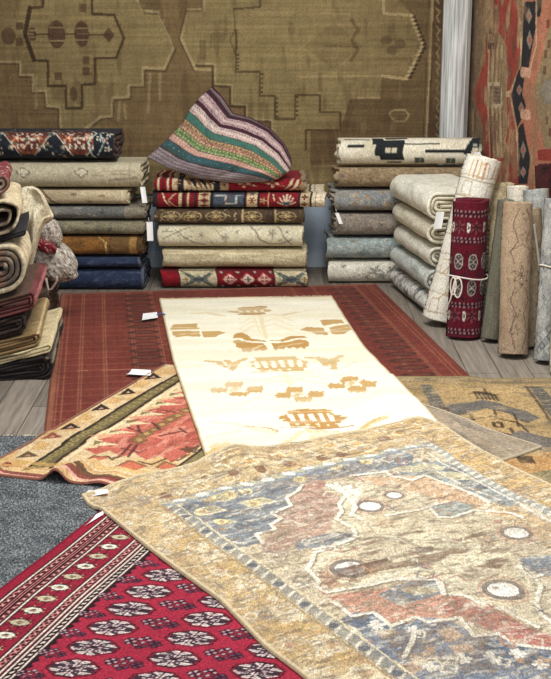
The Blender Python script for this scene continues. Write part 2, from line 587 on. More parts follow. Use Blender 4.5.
# gold and grey worn rug at the right ------------------------------------------
def paint_gold(c):
    P_ = lambda *a: FL(a)
    c.blotch(3, 7, 0.42, 0.2, (164, 138, 96), 0.7, 3)
    c.rect(-9, fl(400, 384)[1], 9, 9, (150, 132, 98), 0.9)
    c.line(P_((380, 384.5), (560, 384.5)), 0.03, (112, 100, 80), 0.6)
    c.poly(P_((385, 387), (421, 387), (446, 424), (420, 430)), (156, 132, 92))
    c.poly(P_((420, 388), (431, 388), (447, 412), (441, 416), (430, 409)), (104, 98, 88))
    for i in range(8):
        c.line(P_((422 + i * 2.0, 391 + i * 3), (431 + i * 2, 390 + i * 3)), 0.009, (150, 138, 112), 0.8)
    c.poly(P_((437, 388), (528, 388), (540, 412), (455, 412), (445, 408)), (176, 148, 102))
    c.poly(P_((440, 412), (452, 408), (466, 407), (482, 403.5), (496, 406), (510, 409), (526, 413), (540, 420), (528, 424), (508, 417), (486, 412), (470, 417), (450, 420)), (106, 100, 92))
    c.poly(P_((452, 419), (470, 418), (486, 413), (506, 417), (520, 424), (528, 434), (515, 437), (480, 430)), (180, 150, 104))
    dk = (66, 52, 42)
    for i in range(6):
        c.line(P_((474 + 4.0 * i, 395 + .3 * i), (478 + 4.0 * i, 402.5 + .3 * i)), 0.012, dk, 0.9)
    c.line(P_((472, 397), (497, 397)), 0.014, dk, 0.7); c.line(P_((478, 402), (500, 402)), 0.012, dk, 0.6)
    c.line(P_((484, 392), (487, 398)), 0.014, dk, 0.8)
    for i in range(4):
        c.line(P_((440 + 2.2 * i, 411 + .2 * i), (442 + 2.2 * i, 416 + .2 * i)), 0.01, dk, 0.9)
    c.line(P_((458, 424), (474, 423), (492, 420), (505, 424), (520, 426), (528, 434), (512, 437), (492, 432)), 0.012, dk, 0.85)
    c.line(P_((493, 426), (501, 426), (503, 429), (495, 429), (493, 426)), 0.011, dk, 0.9)
    for a, b in (((514, 416), (518, 428)), ((520, 422), (528, 424)), ((510, 430), (514, 436)), ((470, 418), (474, 424)), ((494, 414), (496, 420))):
        c.line(P_(a, b), 0.012, dk, 0.85)
    c.poly(P_((500, 440), (520, 432), (551, 440), (580, 470), (540, 452)), (116, 108, 98))
    c.poly(P_((529, 388), (541, 388), (575, 425), (560, 432)), (100, 94, 86))
    for i in range(9):
        c.line(P_((530 + i * 3, 391 + i * 4), (541 + i * 3, 390 + i * 4)), 0.009, (146, 134, 110), 0.8)
    c.poly(P_((541, 388), (640, 388), (700, 440), (576, 425)), (160, 138, 100))
    c.line(P_((526, 388), (560, 436)), 0.014, (70, 58, 46), 0.8)
    c.poly(P_((500, 462), (560, 452), (600, 480), (540, 486), (530, 476)), (184, 142, 92))
    for i in range(5):
        c.line(P_((516 + 3.6 * i, 457 + .4 * i), (520 + 3.6 * i, 464 + .4 * i)), 0.012, dk, 0.9)
    c.poly(P_((524, 476), (560, 470), (600, 490), (551, 492)), (140, 128, 96))
    c.blotch(10, 30, 0.58, 0.15, (98, 92, 82), 0.5, 7); c.blotch(12, 20, 0.6, 0.15, (190, 164, 122), 0.5, 8)
    c.shade(0.2, 6, 14, 3); c.shade(0.2, 20, 60, 4); c.grain(0.25, 2); c.gain(.95)


TLx = 0.30
o = floor_rug('floor_rug', ([(TLx, fl(0, 380)[1]), (1.42, fl(0, 380)[1] + .004)], [(1.42, fl(0, 380)[1] + .004), (1.44, 3.5)],
                            [(0.42, 3.95), (1.44, 3.5)], [(TLx, fl(0, 380)[1]), (0.42, 3.95)]),
              (0.005, 0.008), 0.007, paint_gold, M_WORN, (166, 140, 98), (140, 122, 88))
tag(o, 'worn gold rug with grey cloud band and black comb motifs at the right edge', 'rug', 'rugs spread on the floor')


# plain taupe rug end -------------------------------------------------------------
def paint_taupe(c):
    c.blotch(6, 12, 0.45, 0.25, (150, 132, 108), 0.6, 3)
    c.blotch(25, 60, 0.5, 0.2, (182, 166, 142), 0.5, 4)
    c.blotch(8, 25, 0.6, 0.12, (112, 104, 98), 0.6, 6)
    c.shade(0.15, 14, 14, 3); c.shade(0.12, 70, 70, 8); c.grain(0.2, 3)


o = floor_rug('floor_rug', (FL([(385, 397), (442, 415.5), (507, 439), (541.5, 450)]), FL([(541.5, 450), (520, 458), (501, 464)]),
                            FL([(370, 412), (430, 437), (476, 454), (501, 464)]), FL([(385, 397), (370, 412)])),
              (0.005, 0.006), 0.006, paint_taupe, M_WORN, (160, 144, 122), (190, 176, 150))
tag(o, 'plain taupe rug corner poking out between the white runner and the gold rug', 'rug', 'rugs spread on the floor')


# coral kilim ---------------------------------------------------------------------
def paint_coral(c):
    P_ = lambda *a: FL(a)
    dk = (52, 40, 36); cream = (224, 200, 160); olive = (116, 102, 66); coral = (194, 106, 88)
    c.c[:] = lin((222, 194, 150))
    c.blotch(9, 9, 0.55, 0.15, (206, 164, 108), 0.8, 5)
    # triangles of the outer border
    tri = [(152.5, 379.5, dk, 9), (127.5, 395, dk, 9), (100.5, 411, dk, 10), (70, 430, dk, 11), (52, 441, (150, 84, 64), 11), (27, 458, (104, 84, 58), 12), (7, 468, (140, 62, 52), 11)]
    for x, y, col, w in tri:
        c.poly(P_((x - w, y + 3.5), (x + 1, y - 3.8), (x + w, y + 1.5), (x + 2, y + 2.5)), col)
        c.poly(P_((x - w * .25, y + 1.8), (x + 1, y - .6), (x + w * .35, y + 1.2)), (196, 150, 120))
    for x, y in ((140, 387), (114, 403), (85, 420.5), (40, 449), (18, 466)):
        c.poly(P_((x - 10, y + 4), (x - 2, y - 3), (x + 11, y - 1), (x + 3, y + 4)), (204, 160, 100), 0.8)
    # olive guard band
    band = P_((182, 375), (181, 383), (152, 402), (122, 423), (92, 441), (62, 461), (52, 470), (24, 474), (52, 455), (80, 437), (120, 411), (150, 393))
    c.poly(band, olive)
    for i in range(26):
        a = i / 25.0
        x = 176 - a * 140; y = 381.5 + a * 88
        c.ell(*fl(x, y), 0.016, 0.016, (158, 140, 92), 0.9, inner=0.45)
    c.line(P_((182, 375), (150, 393), (120, 411), (80, 437), (24, 474)), 0.014, (56, 44, 36))
    c.line(P_((181, 383), (152, 402), (122, 423), (92, 441), (62, 461), (50, 472)), 0.014, (62, 48, 38))
    c.line(P_((183, 386), (153, 405), (123, 426), (93, 444), (66, 463)), 0.013, (236, 216, 176))
    # coral field
    zz = []
    edge = [(183, 389), (172, 396), (158, 405), (143, 415), (128, 424), (112, 435), (96, 445)]
    for i, (x, y) in enumerate(edge):
        zz += [(x, y), (x + 2, y + 6)]
    low = [(84, 452), (96, 458), (110, 454), (120, 462), (134, 457), (146, 464), (160, 459), (172, 466), (186, 458), (194, 452)]
    c.poly(P_(*(zz + low + [(206, 448), (220, 440), (200, 392)])), coral)
    c.blotch(7, 16, 0.55, 0.1, (182, 90, 78), 0.7, 21, mask=c.inpoly(P_(*(zz + low + [(206, 448), (220, 440), (200, 392)]))))
    cm = c.inpoly(P_(*(zz + low + [(206, 448), (220, 440), (200, 392)])))
    c.blotch(14, 50, .56, .06, (222, 158, 134), .6, 22, mask=cm); c.blotch(16, 44, .6, .06, (140, 74, 64), .6, 23, mask=cm)
    for i, (x, y) in enumerate(edge):          # cream spikes into the field
        c.poly(P_((x - 4, y - 1), (x + 24, y + 3), (x - 6, y + 5)), (226, 204, 160))
        c.poly(P_((x - 1, y), (x + 9, y + 1), (x - 3, y + 3.5)), olive, 0.9)
    for x, y, w in ((112, 441, 26), (146, 421, 22), (172, 404, 14), (186, 420, 12), (160, 441, 20), (180, 436, 16)):
        c.poly(P_((x - w, y), (x - 4, y - 2.2), (x + w, y - .5), (x + 2, y + 2)), (228, 148, 122), 0.55)
    # olive diagonal medallion
    for x, y in ((139, 444), (147, 439), (154, 434), (162, 428), (170, 423), (178, 419), (186, 414)):
        c.dia(*fl(x, y), 0.034, 0.04, (128, 98, 62), 0.9); c.dia(*fl(x, y), 0.014, 0.018, (190, 150, 96), 0.9)
    for a, b in (((131, 448), (122, 459)), ((137, 449), (128, 461)), ((122, 452), (138, 456)), ((128, 431), (142, 438)), ((138, 429), (140, 437)), ((160, 441), (184, 436)), ((180, 432), (186, 438)), ((164, 414), (176, 416)), ((152, 426), (160, 433))):
        c.line(P_(a, b), 0.011, (86, 52, 46), 0.9)
    for x, y, w in ((97, 464, 13), (132, 470, 15), (168, 470, 11)):
        c.poly(P_((x - w, y + 1), (x - 3, y - 5), (x + w, y), (x + 2, y + 5)), (196, 112, 84))
        c.line(P_((x - w, y + 1), (x - 3, y - 5), (x + w, y)), 0.012, (120, 84, 60), 0.8)
    for a in (((104, 461), (112, 465), (120, 461)), ((140, 466), (152, 468), (166, 462)), ((178, 464), (188, 458)), ((186, 450), (194, 456), (198, 449))):
        c.line(P_(*a), 0.012, (78, 58, 46), 0.85)
    c.poly(P_((178, 452), (197, 450), (190, 457)), (108, 72, 52))
    # olive corner at right and front border stripes
    c.poly(P_((172, 475), (184, 466), (205, 450), (215, 462), (196, 474)), (132, 120, 82))
    c.line(P_((172, 474), (184, 466), (205, 450)), 0.013, (66, 52, 42))
    fr = [(-10, 470), (2, 476), (30, 479.5), (54, 481.5), (66, 480), (80, 482), (100, 485), (130, 488), (170, 490)]
    up = lambda d: P_(*[(x, y - d) for x, y in fr])
    c.line(up(13), 0.03, (206, 164, 96), 0.6)
    c.line(up(8), 0.02, (196, 150, 92), 0.7); c.line(up(4.5), 0.022, (212, 176, 120), 0.8)
    c.line(P_((64, 472), (84, 478), (110, 483), (150, 486)), 0.03, (76, 40, 36), 0.85)
    c.line(up(1.2), 0.028, (128, 48, 46), 0.9); c.line(up(-1.2), 0.016, (226, 170, 150), 0.9)
    c.line(P_((-16, 470), (40, 440), (100, 405), (165, 367)), 0.02, (74, 58, 44), 0.9)
    c.shade(0.15, 8, 8, 3); c.shade(0.14, 50, 12, 4); c.grain(0.2, 3)
    c.gain(0.92)


A = np.array(fl(-14, 469)); Bv = np.array(fl(66, 480)); dirT = np.array([0.39, 0.92])


def coral_relief(x, y):
    ax = x - Bv[0]; ay = y - Bv[1]
    along = ax * dirT[0] + ay * dirT[1]; across = ax * dirT[1] - ay * dirT[0]
    return 0.042 * np.exp(-((across - 0.25 * along) / 0.032) ** 2) * np.exp(-(np.maximum(along, 0) / 0.17) ** 2) \
        + 0.012 * np.exp(-((across - 0.14) / 0.04) ** 2) * np.exp(-(along / 0.2) ** 2)


TR = np.array(fl(165, 367)); BL = np.array(fl(228, 499))
o = floor_rug('floor_rug', ([tuple(A), tuple(fl(45, 437)), tuple(fl(100, 404.5)), tuple(TR)], [tuple(TR), tuple(TR + BL - A)], [tuple(BL), tuple(TR + BL - A)],
                            [tuple(A), tuple(fl(0, 478)), tuple(fl(54, 484)), tuple(fl(130, 491)), tuple(BL)]),
              (0.005, 0.004), 0.006, paint_coral, M_FLAT, (206, 104, 84), (150, 96, 80), coral_relief)
tag(o, 'coral and cream kilim with a rippled front hem lying half under the white runner', 'rug', 'rugs spread on the floor')
KILIM = o


# white kilim runner -----------------------------------------------------------------
def paint_white(c):
    P_ = lambda *a: FL(a)
    tan = (196, 160, 104); pale = (232, 216, 176); pal2 = (216, 190, 136)
    c.c[:] = lin((244, 238, 216))
    c.blotch(2, 9, 0.5, 0.3, (238, 230, 200), 0.7, 3)
    real = (c.x, c.y); q_ = 0.5 * (vnoise(c.s * 40, c.t * 30, 2) - .5)
    s_ = np.round(c.s / .006 + q_) * .006 - c.s; t_ = np.round(c.t / .009 + q_) * .009 - c.t      # motifs are woven in steps
    c.x = c.x + s_ + .09 * t_; c.y = c.y - t_ + .07 * s_

    gold = (190, 148, 86); ivory = (244, 236, 212)

    def lobes(cx, cy, ls, col):
        for dx, dy, rx, ry in ls:
            X, Y = fl(cx + dx, cy + dy)
            c.ell(X, Y, abs(fl(cx + dx + rx, cy + dy)[0] - X), abs(fl(cx + dx, cy + dy - ry)[1] - Y), col)
            for k in (-.6, .1, .7):      # ragged stepped rims
                c.dia(*fl(cx + dx + rx * k, cy + dy + ry * .8), .010, .016, col); c.dia(*fl(cx + dx + rx * k + 1, cy + dy - ry * .8), .010, .016, col)
        c.ell(*fl(cx, cy), .030, .034, ivory)

    def windows(ctrs, w, h, col=ivory, sk=2.0):
        for x, y in ctrs:
            c.poly(P_((x - w / 2 - sk, y - h / 2), (x + w / 2 - sk, y - h / 2), (x + w / 2 + sk * .6, y + h / 2), (x - w / 2 + sk * .6, y + h / 2)), col)

    # rank 1: small comb with side strokes, pale stems below
    c.poly(P_((242, 310.2), (266, 309.4), (268, 311.2), (262, 312), (272, 313.2), (270, 314.6), (264, 315), (267, 317.2), (258, 318.2), (236, 318.4), (240, 316.4), (227, 315.6), (229, 313.8), (240, 313.2), (236, 311.6)), (182, 142, 84))
    windows(((241, 314.6), (248.5, 314.4), (256, 314.2), (262.5, 314)), 3.2, 2.2, (238, 222, 186), 1)
    c.line(P_((192, 317), (208, 316.6), (224, 319)), 0.022, pal2, 0.7); c.line(P_((283, 318), (297, 315.4)), 0.022, pal2, 0.8); c.line(P_((297, 315.4), (318, 313)), 0.016, pale, 0.8)
    for d in (0, 5, 10):
        c.line(P_((240, 337 - d), (254, 329 - d), (262, 331 - d), (274, 327 - d), (292, 334 - d)), 0.022, pale, 0.5)
    c.line(P_((261, 320), (266, 342)), 0.02, pale, 0.9); c.line(P_((254, 322), (260, 336)), 0.016, pale, 0.7)
    # rank 2: three lobed flowers left and right
    for q in (((171, 330), (174, 327.2), (197, 326.9), (199, 332.3), (186, 333), (171, 333.2)), ((172, 335.2), (186, 334.4), (199, 334.8), (200, 340), (186, 339.6), (176, 340.4), (173, 338)), ((202, 334.8), (220, 334.4), (226, 336.3), (219, 338.6), (214, 340.3), (203, 340.3)),
              ((319, 323.6), (330, 322.8), (341, 323), (344.4, 326.3), (334, 327.4), (323.6, 329)), ((300, 333.6), (306, 330.3), (322.7, 331), (328, 338), (317, 338), (312, 335.6)), ((329, 331), (340, 328.4), (348, 328), (351, 332.7), (344, 337.6), (331.7, 337.6))):
        c.poly(P_(*q), tan)
    c.line(P_((174, 330.6), (196, 331)), 0.014, (226, 204, 158), .8); c.line(P_((177, 338), (197, 336.6)), .012, (226, 204, 158), .8); c.line(P_((332, 333), (348, 330.4)), .012, (226, 204, 158), .8)
    # winged motif in four parts with a bright seam and stem
    for q in (((232, 341.4), (235, 337), (241.4, 335.9), (247.4, 338.6), (251.7, 342), (266, 344), (266, 345), (247, 344), (240.5, 341.4)),
              ((232.8, 344), (238.8, 343), (249, 345.7), (265.5, 346.6), (268, 353.4), (262, 354.4), (259.5, 353), (256, 354.6), (253, 353), (249, 356), (245.7, 354.4), (243, 355.4), (240.5, 352), (237, 351), (235.3, 348.3)),
              ((269.8, 344), (282, 343), (290.5, 339.3), (304.3, 339.2), (307, 341.4), (297.4, 341.7), (283.6, 344.8)),
              ((270.7, 346.6), (285.3, 345.7), (299, 343), (307, 344), (309.5, 349), (306, 350), (305, 353.4), (301, 350.4), (297, 353), (294, 350.6), (290, 353), (286, 350), (284.5, 353.4), (279, 352.4), (275, 354.4))):
        c.poly(P_(*q), gold)
    c.line(P_((252, 353), (262, 349), (267, 348)), .010, (234, 216, 174), .9); c.line(P_((278, 351), (292, 347.6), (304, 346.4)), .009, (226, 204, 158), .8)
    c.line(P_((266, 346), (271, 355)), 0.022, ivory)
    # rank 3: pale comb with slanted windows, forked sprigs
    cb = (204, 174, 120)
    c.poly(P_((253.4, 361.4), (274, 360.4), (296, 359.4), (297, 362), (304, 364.4), (308.6, 365.8), (306, 368.6), (309, 370.6), (302.6, 372), (304, 374.4), (292, 375), (284, 376.4), (270, 376), (262, 377), (256, 374), (257, 371.6), (250, 370), (253, 367.4), (249, 365.4), (256, 364)), cb)
    windows(((257.5, 368.2), (265.5, 368), (274, 367.8), (283, 367.4), (291.5, 367), (300, 367.2)), 4.6, 6.4)
    windows(((262, 374.4), (271, 374), (280, 373.6), (290, 373)), 3.2, 1.8)
    c.line(P_((254, 378), (270, 377.6), (313, 375.6)), .012, cb, .8)
    for q in (((207, 364.4), (219, 365.6), (226, 372.4)), ((245.3, 362.6), (236, 366), (232.6, 375)), ((227, 364), (231, 368.6)), ((307, 361), (318, 361), (326, 369.4)), ((341, 360), (332, 363), (334, 372.4)), ((324, 362), (330, 367.4)), ((337, 364), (331, 366))):
        c.line(P_(*q), .030, (204, 172, 116), .9)
    c.line(P_((176, 373), (200, 372)), 0.02, pale, 0.7); c.line(P_((345, 371), (356, 364.5), (366, 366)), 0.014, (226, 214, 184), 0.9)
    # rank 4: flowers of four lobes round an open centre
    lobes(236.5, 395, ((-3, -4.8, 10, 2.2), (-17.5, .5, 9, 2.8), (18, 0, 8.5, 2.8), (2.5, 5, 10, 2.0)), tan)
    lobes(299, 400.5, ((-5, -4.8, 9.5, 2.4), (-16, .4, 8, 3), (16.5, -.4, 8.5, 3), (4, 4.8, 9.5, 2.6)), tan)
    lobes(352, 391, ((-3, -5, 10, 2.2), (-16, .6, 9, 2.7), (16, -1, 8.5, 3), (5, 4.8, 10, 2.6)), tan)
    for x, y in ((236.5, 395), (299, 400.5), (352, 391)):
        for k in (-1, 0, 1): c.line(P_((x - 4 + 3 * k, y + 2), (x + 2 + 3 * k, y - 2.2)), .008, (206, 180, 130), .9)
    for d in (0, 5):
        c.line(P_((262, 391 - d), (280, 386 - d), (288, 389 - d), (300, 384 - d), (326, 390 - d)), 0.02, pale, 0.5)
    c.line(P_((285, 378), (291, 392)), 0.02, pale, 0.7); c.line(P_((232, 412), (258, 404), (276, 398)), .014, pale, .5)
    # rank 5: the large comb, its foot line and stepped blocks
    c.poly(P_((286.6, 417), (303, 414.2), (318, 415), (331, 414.6), (331.5, 416.6), (334, 419), (340, 418.6), (341, 420.6), (348, 420.8), (346, 424), (341, 424.6), (341, 427), (336, 428), (339, 430.4), (330, 431), (322, 432.6), (304, 431.6), (291, 433), (288, 429.6), (290, 428), (283, 426.8), (285, 424.8), (278, 424.6), (279, 422.6), (285, 421.4), (288, 419.4)), (188, 144, 84))
    windows(((291.5, 423.4), (302, 423.6), (312, 423.4), (322, 423), (332, 422.4)), 5.4, 6.6, ivory, 2.2)
    windows(((298, 430), (308, 429.8), (318, 429.4), (328, 429)), 3.4, 1.8, (238, 220, 184), 1)
    c.line(P_((288, 418.4), (332, 416.6)), .010, (228, 204, 158), .8)
    c.line(P_((281.6, 434.6), (310, 434), (352.6, 430)), 0.014, (170, 128, 88), 0.9)
    for x, y in ((310, 437), (318, 436.4), (326, 436), (336, 435.6), (313, 441), (321, 440.4), (330, 439.4), (312, 444.4), (301, 438.4), (297, 441), (293, 444), (289, 447), (285, 450)):
        c.poly(P_((x - 4, y - 1.4), (x + 3, y - 1.6), (x + 4, y + 1.2), (x - 3, y + 1.4)), pal2, .9)
    c.line(P_((357.7, 435.7), (369, 429.6), (376, 427), (384.4, 424)), 0.034, pal2, 0.85); c.line(P_((362, 432), (380, 424)), .014, (200, 160, 100), .7)
    c.line(P_((212, 428), (232, 429), (252, 436), (275, 439)), 0.026, pale, 0.6)
    c.line(P_((246, 433), (262, 434.2), (276, 437.4)), 0.016, (196, 152, 112), 0.85); c.line(P_((206, 443), (240, 438)), .02, pale, .5)
    for x, y in ((217, 453), (222, 456), (232, 455), (243, 454), (214, 459), (226, 452)):
        c.dia(*fl(x, y), 0.03, 0.05, (204, 168, 104), 0.9)
    c.x, c.y = real
    # woven bands across and selvedges
    rel = c.t
    c.fill(np.clip((vnoise(rel * 16, c.s * 1.2, 9) - 0.55) / 0.3, 0, 1), (232, 222, 190), 0.5)
    c.c *= (1 + 0.05 * (vnoise(rel * 160, c.s * 3, 10) * 2 - 1))[:, None]
    m = np.minimum(c.s, c.W - c.s) < 0.009
    c.fill(m, (120, 100, 70), 0.45)
    c.fill(c.t < 0.03, (230, 205, 160), 0.45)
    c.shade(0.05, 5, 9, 3); c.grain(0.05, 3)


def white_relief(x, y):
    w = 0.0022 * np.sin((y + 0.25 * x) * 34 + 2 * vnoise(x * 3, y * 2, 3)) * vnoise(x * 2.5, y * 4, 8)
    return w + 0.0016


o = floor_rug('runner', (FL([(159.5, 302), (245, 300.5), (332, 299)]), FL([(332, 299), (345, 320.5), (364, 349.6), (392, 378.7), (415, 403), (441, 432.5), (466, 460)]),
                         FL([(213, 486), (466, 460)]), FL([(159.5, 302), (166, 331), (174.5, 369), (186, 403), (207, 465), (213, 486)])),
              (0.0045, 0.0065), 0.0065, paint_white, M_FLAT, (244, 238, 216), (196, 172, 130), white_relief, 0.003)
tag(o, 'long white kilim runner with tan flowers and comb motifs in the middle of the floor', 'rug', 'rugs spread on the floor')
RUNNER = o


def runner_fringe():
    r = random.Random(5); V = []; F = []
    a = Vector((*fl(159.5, 302), 0)); b = Vector((*fl(332, 299), 0)); d = (b - a).normalized(); n = Vector((-d.y, d.x, 0))
    for i in range(230):
        p = a.lerp(b, (i + r.random()) / 230); l = r.uniform(.012, .03); w = .0022; k = len(V); sk = d * r.uniform(-.012, .012)
        for q, z, ww in ((p - n * .004, .0165, w), (p + n * l + sk, .0135, w * .5)):
            V += [q - d * ww + Vector((0, 0, z)), q + d * ww + Vector((0, 0, z)), q + Vector((0, 0, z + .002))]
        F += [(k, k + 1, k + 4, k + 3), (k + 1, k + 2, k + 5, k + 4), (k + 2, k, k + 3, k + 5), (k + 3, k + 4, k + 5)]
    f = py_obj('fringe', V, F, M_FRINGE, RUNNER); f['label'] = 'cream cotton fringe at the far end'


runner_fringe()
z_ = 0.02
tag_card('price_tag', [(*fl(142, 320, z_), z_), (*fl(143, 313.5, z_), z_), (*fl(157, 312, z_), z_), (*fl(158, 317.5, z_), z_)], RUNNER)
tube('tag_string', [(*fl(x, y, z_), z_ + dz) for x, y, dz in ((157, 315, 0), (161, 314, .004), (165, 315, 0.002))], 0.004, M_INK, RUNNER)
tag_card('price_tag', [(*fl(126, 374, z_), z_), (*fl(132, 369, z_), z_), (*fl(151, 370, z_), z_), (*fl(150, 375.5, z_), z_)], KILIM, 0.006)


# crimson rug ---------------------------------------------------------------------------
BK_O = np.array(fl(101, 515)); BK_R = np.array([math.cos(math.radians(-15)), math.sin(math.radians(-15))])
BK_C = np.array([math.cos(math.radians(-109.5)), math.sin(math.radians(-109.5))])


def paint_bukhara(c0):
    c = Cloth(c0.s, c0.t, (0, 0, 0)); c.c = c0.c; c.s = c.x; c.t = c.y
    red = (160, 38, 60); dk = (44, 18, 26); wh = (222, 206, 190); pk = (206, 130, 124)
    c.c[:] = lin(red)
    c.blotch(4, 4, 0.45, 0.3, (174, 46, 68), 0.6, 3)
    c.rect(-1, -1, 0.034, 9, (146, 26, 50))
    c.rect(0.030, -1, 0.275, 9, (134, 26, 46), 0.75)

    def dashes(s0, s1, step, col, slant=0.5):
        u = (c.t + slant * (c.s - s0)) / step
        c.fill((c.s > s0) & (c.s < s1) & ((u % 1) < 0.45), col)

    def latt(s0, s1, step):
        c.rect(s0, -1, s1, 9, dk, 0.75)
        mid = (s0 + s1) / 2; h = (s1 - s0) / 2
        u = np.abs(((c.t / step) % 1) - 0.5) * 2
        q = np.abs(c.s - mid) / h
        c.fill((c.s > s0) & (c.s < s1) & (np.abs(u - q) < 0.22), pk)
        c.fill((c.s > s0) & (c.s < s1) & (u + q < 0.30), wh)

    def rail(s0, col=wh):
        c.rect(s0 - 0.0025, -1, s0 + 0.0025, 9, col); c.rect(s0 + 0.0025, -1, s0 + 0.008, 9, dk); c.rect(s0 - 0.008, -1, s0 - 0.0025, 9, dk)

    latt(0.046, 0.066, 0.028); rail(0.040); rail(0.070, pk)
    c.rect(0.072, -1, 0.086, 9, (150, 30, 50))
    latt(0.080, 0.100, 0.026); rail(0.076, pk); rail(0.104)
    # flower strip
    for i in range(24):
        t0 = 0.10 + 0.0705 * i; s0 = 0.145
        for k in range(10):
            a = k * PI / 5
            c.line([(s0 + .012 * math.cos(a), t0 + .01 * math.sin(a)), (s0 + .036 * math.cos(a), t0 + .033 * math.sin(a))], 0.0045, dk, 0.9)
            if k % 2: c.line([(s0 + .018 * math.cos(a), t0 + .016 * math.sin(a)), (s0 + .03 * math.cos(a), t0 + .028 * math.sin(a))], 0.003, (190, 160, 120), 0.9)
        c.ell(s0, t0, 0.028, 0.021, dk); c.ell(s0, t0, 0.024, 0.016, (228, 220, 204) if i % 2 == 0 else (196, 182, 154)); c.ell(s0, t0, 0.010, 0.007, (84, 66, 56))
        c.line([(s0 - .03, t0), (s0 + .03, t0)], 0.004, (200, 180, 130), 0.7)
    # inner guard stripes
    rail(0.196); latt(0.202, 0.221, 0.024); rail(0.226)
    c.rect(0.228, -1, 0.238, 9, (140, 28, 48)); rail(0.240)
    c.rect(0.246, -1, 0.260, 9, dk); dashes(0.247, 0.259, 0.022, wh, 0.9); rail(0.265)
    c.rect(0.270, -1, 0.276, 9, dk)
    # field edge sawtooth
    u = np.abs(((c.t / 0.03) % 1) - 0.5) * 2
    c.fill((c.s > 0.276) & (c.s < 0.276 + 0.012 * u), dk)

    def minor(s0, t0, sc=1.0, half=False):
        for ds, dt in ((0, 0), (-.022, 0), (.022, 0), (-.042, .0), (.042, 0), (-.012, .016), (.012, .016), (-.012, -.016), (.012, -.016), (-.033, .011), (.033, -.011), (0, .027), (0, -.027), (.033, .011), (-.033, -.011)):
            if half and ds < -0.015: continue
            c.dia(s0 + ds * sc, t0 + dt * sc, .0125 * sc, .0105 * sc, dk, 0.92)
            c.ell(s0 + ds * sc, t0 + dt * sc, .0048 * sc, .0042 * sc, (180, 150, 160) if (ds + dt) < 0.01 else (98, 60, 88))
    for ci in range(5):
        s0 = 0.380 + 0.2095 * ci
        for k in range(-4, 12):
            t0 = 0.377 + 0.107 * k + 0.002 * ci
            minor(s0 + 0.1047, t0 + 0.0535)
            if ci == 0:
                minor(s0 - 0.082, t0 + 0.0535, 0.75, False)
            X = (c.s - s0) / 0.063; Y = (c.t - t0) / 0.0445
            X, Y = X * math.cos(.1) + Y * .1, Y
            q = np.maximum(np.maximum(abs(X), abs(Y)), (abs(X) + abs(Y)) * 0.74)
            near = q < 1.15
            idx = np.nonzero(near)[0]
            if not idx.size: continue
            x = X[idx]; y = Y[idx]; qq = q[idx]; col = c.c[idx]
            R = np.hypot(x, y); A_ = np.arctan2(y, x)
            def st(m, cc): col[m] = lin(cc)
            st(qq < 1.0, dk); st(qq < 0.93, (150, 30, 52)); st(qq < 0.88, dk)
            st((qq < 0.84), (226, 214, 204))
            leaf = np.cos(A_ * 8 + np.where(x * y > 0, 6.6, -6.6) * R)
            st((qq < 0.84) & (leaf > 0.0), (66, 46, 58))
            st((qq < 0.80) & (leaf < -0.75), (176, 150, 150))
            st((qq < 0.6) & (np.abs(np.abs(x) - np.abs(y)) < 0.07), (52, 34, 46))
            st((qq < 0.42), (90, 60, 76)); st((qq < 0.36) & (np.cos(A_ * 4) > 0), (214, 196, 190))
            st(qq < 0.16, (60, 26, 40))
            st(((abs(x) < 0.03) | (abs(y) < 0.045)) & (qq < 0.84), (44, 24, 34))
            c.c[idx] = col
    c.shade(0.12, 7, 7, 3); c.grain(0.22, 5)
    c0.c = c.c


TRp = BK_O + BK_R * 1.3; BLp = BK_O + BK_C * 1.5
o = floor_rug('floor_rug', ([tuple(BK_O), tuple(TRp)], [tuple(TRp), tuple(TRp + BK_C * 1.5)], [tuple(BLp), tuple(BLp + BK_R * 1.3)], [tuple(BK_O), tuple(fl(52, 554.5)), tuple(fl(0, 594)), tuple(BLp)]),
              (0.0027, 0.0036), 0.008, paint_bukhara, M_PILE, (166, 30, 56), (120, 24, 42))
tag(o, 'crimson rug with rows of black and white octagons in the front left corner', 'rug', 'rugs spread on the floor')
z_ = 0.02
tag_card('price_tag', [(*fl(84, 526, z_), z_), (*fl(96, 514.5, z_), z_), (*fl(104, 510.5, z_), z_), (*fl(103, 514.5, z_), z_)], o, 0.004)


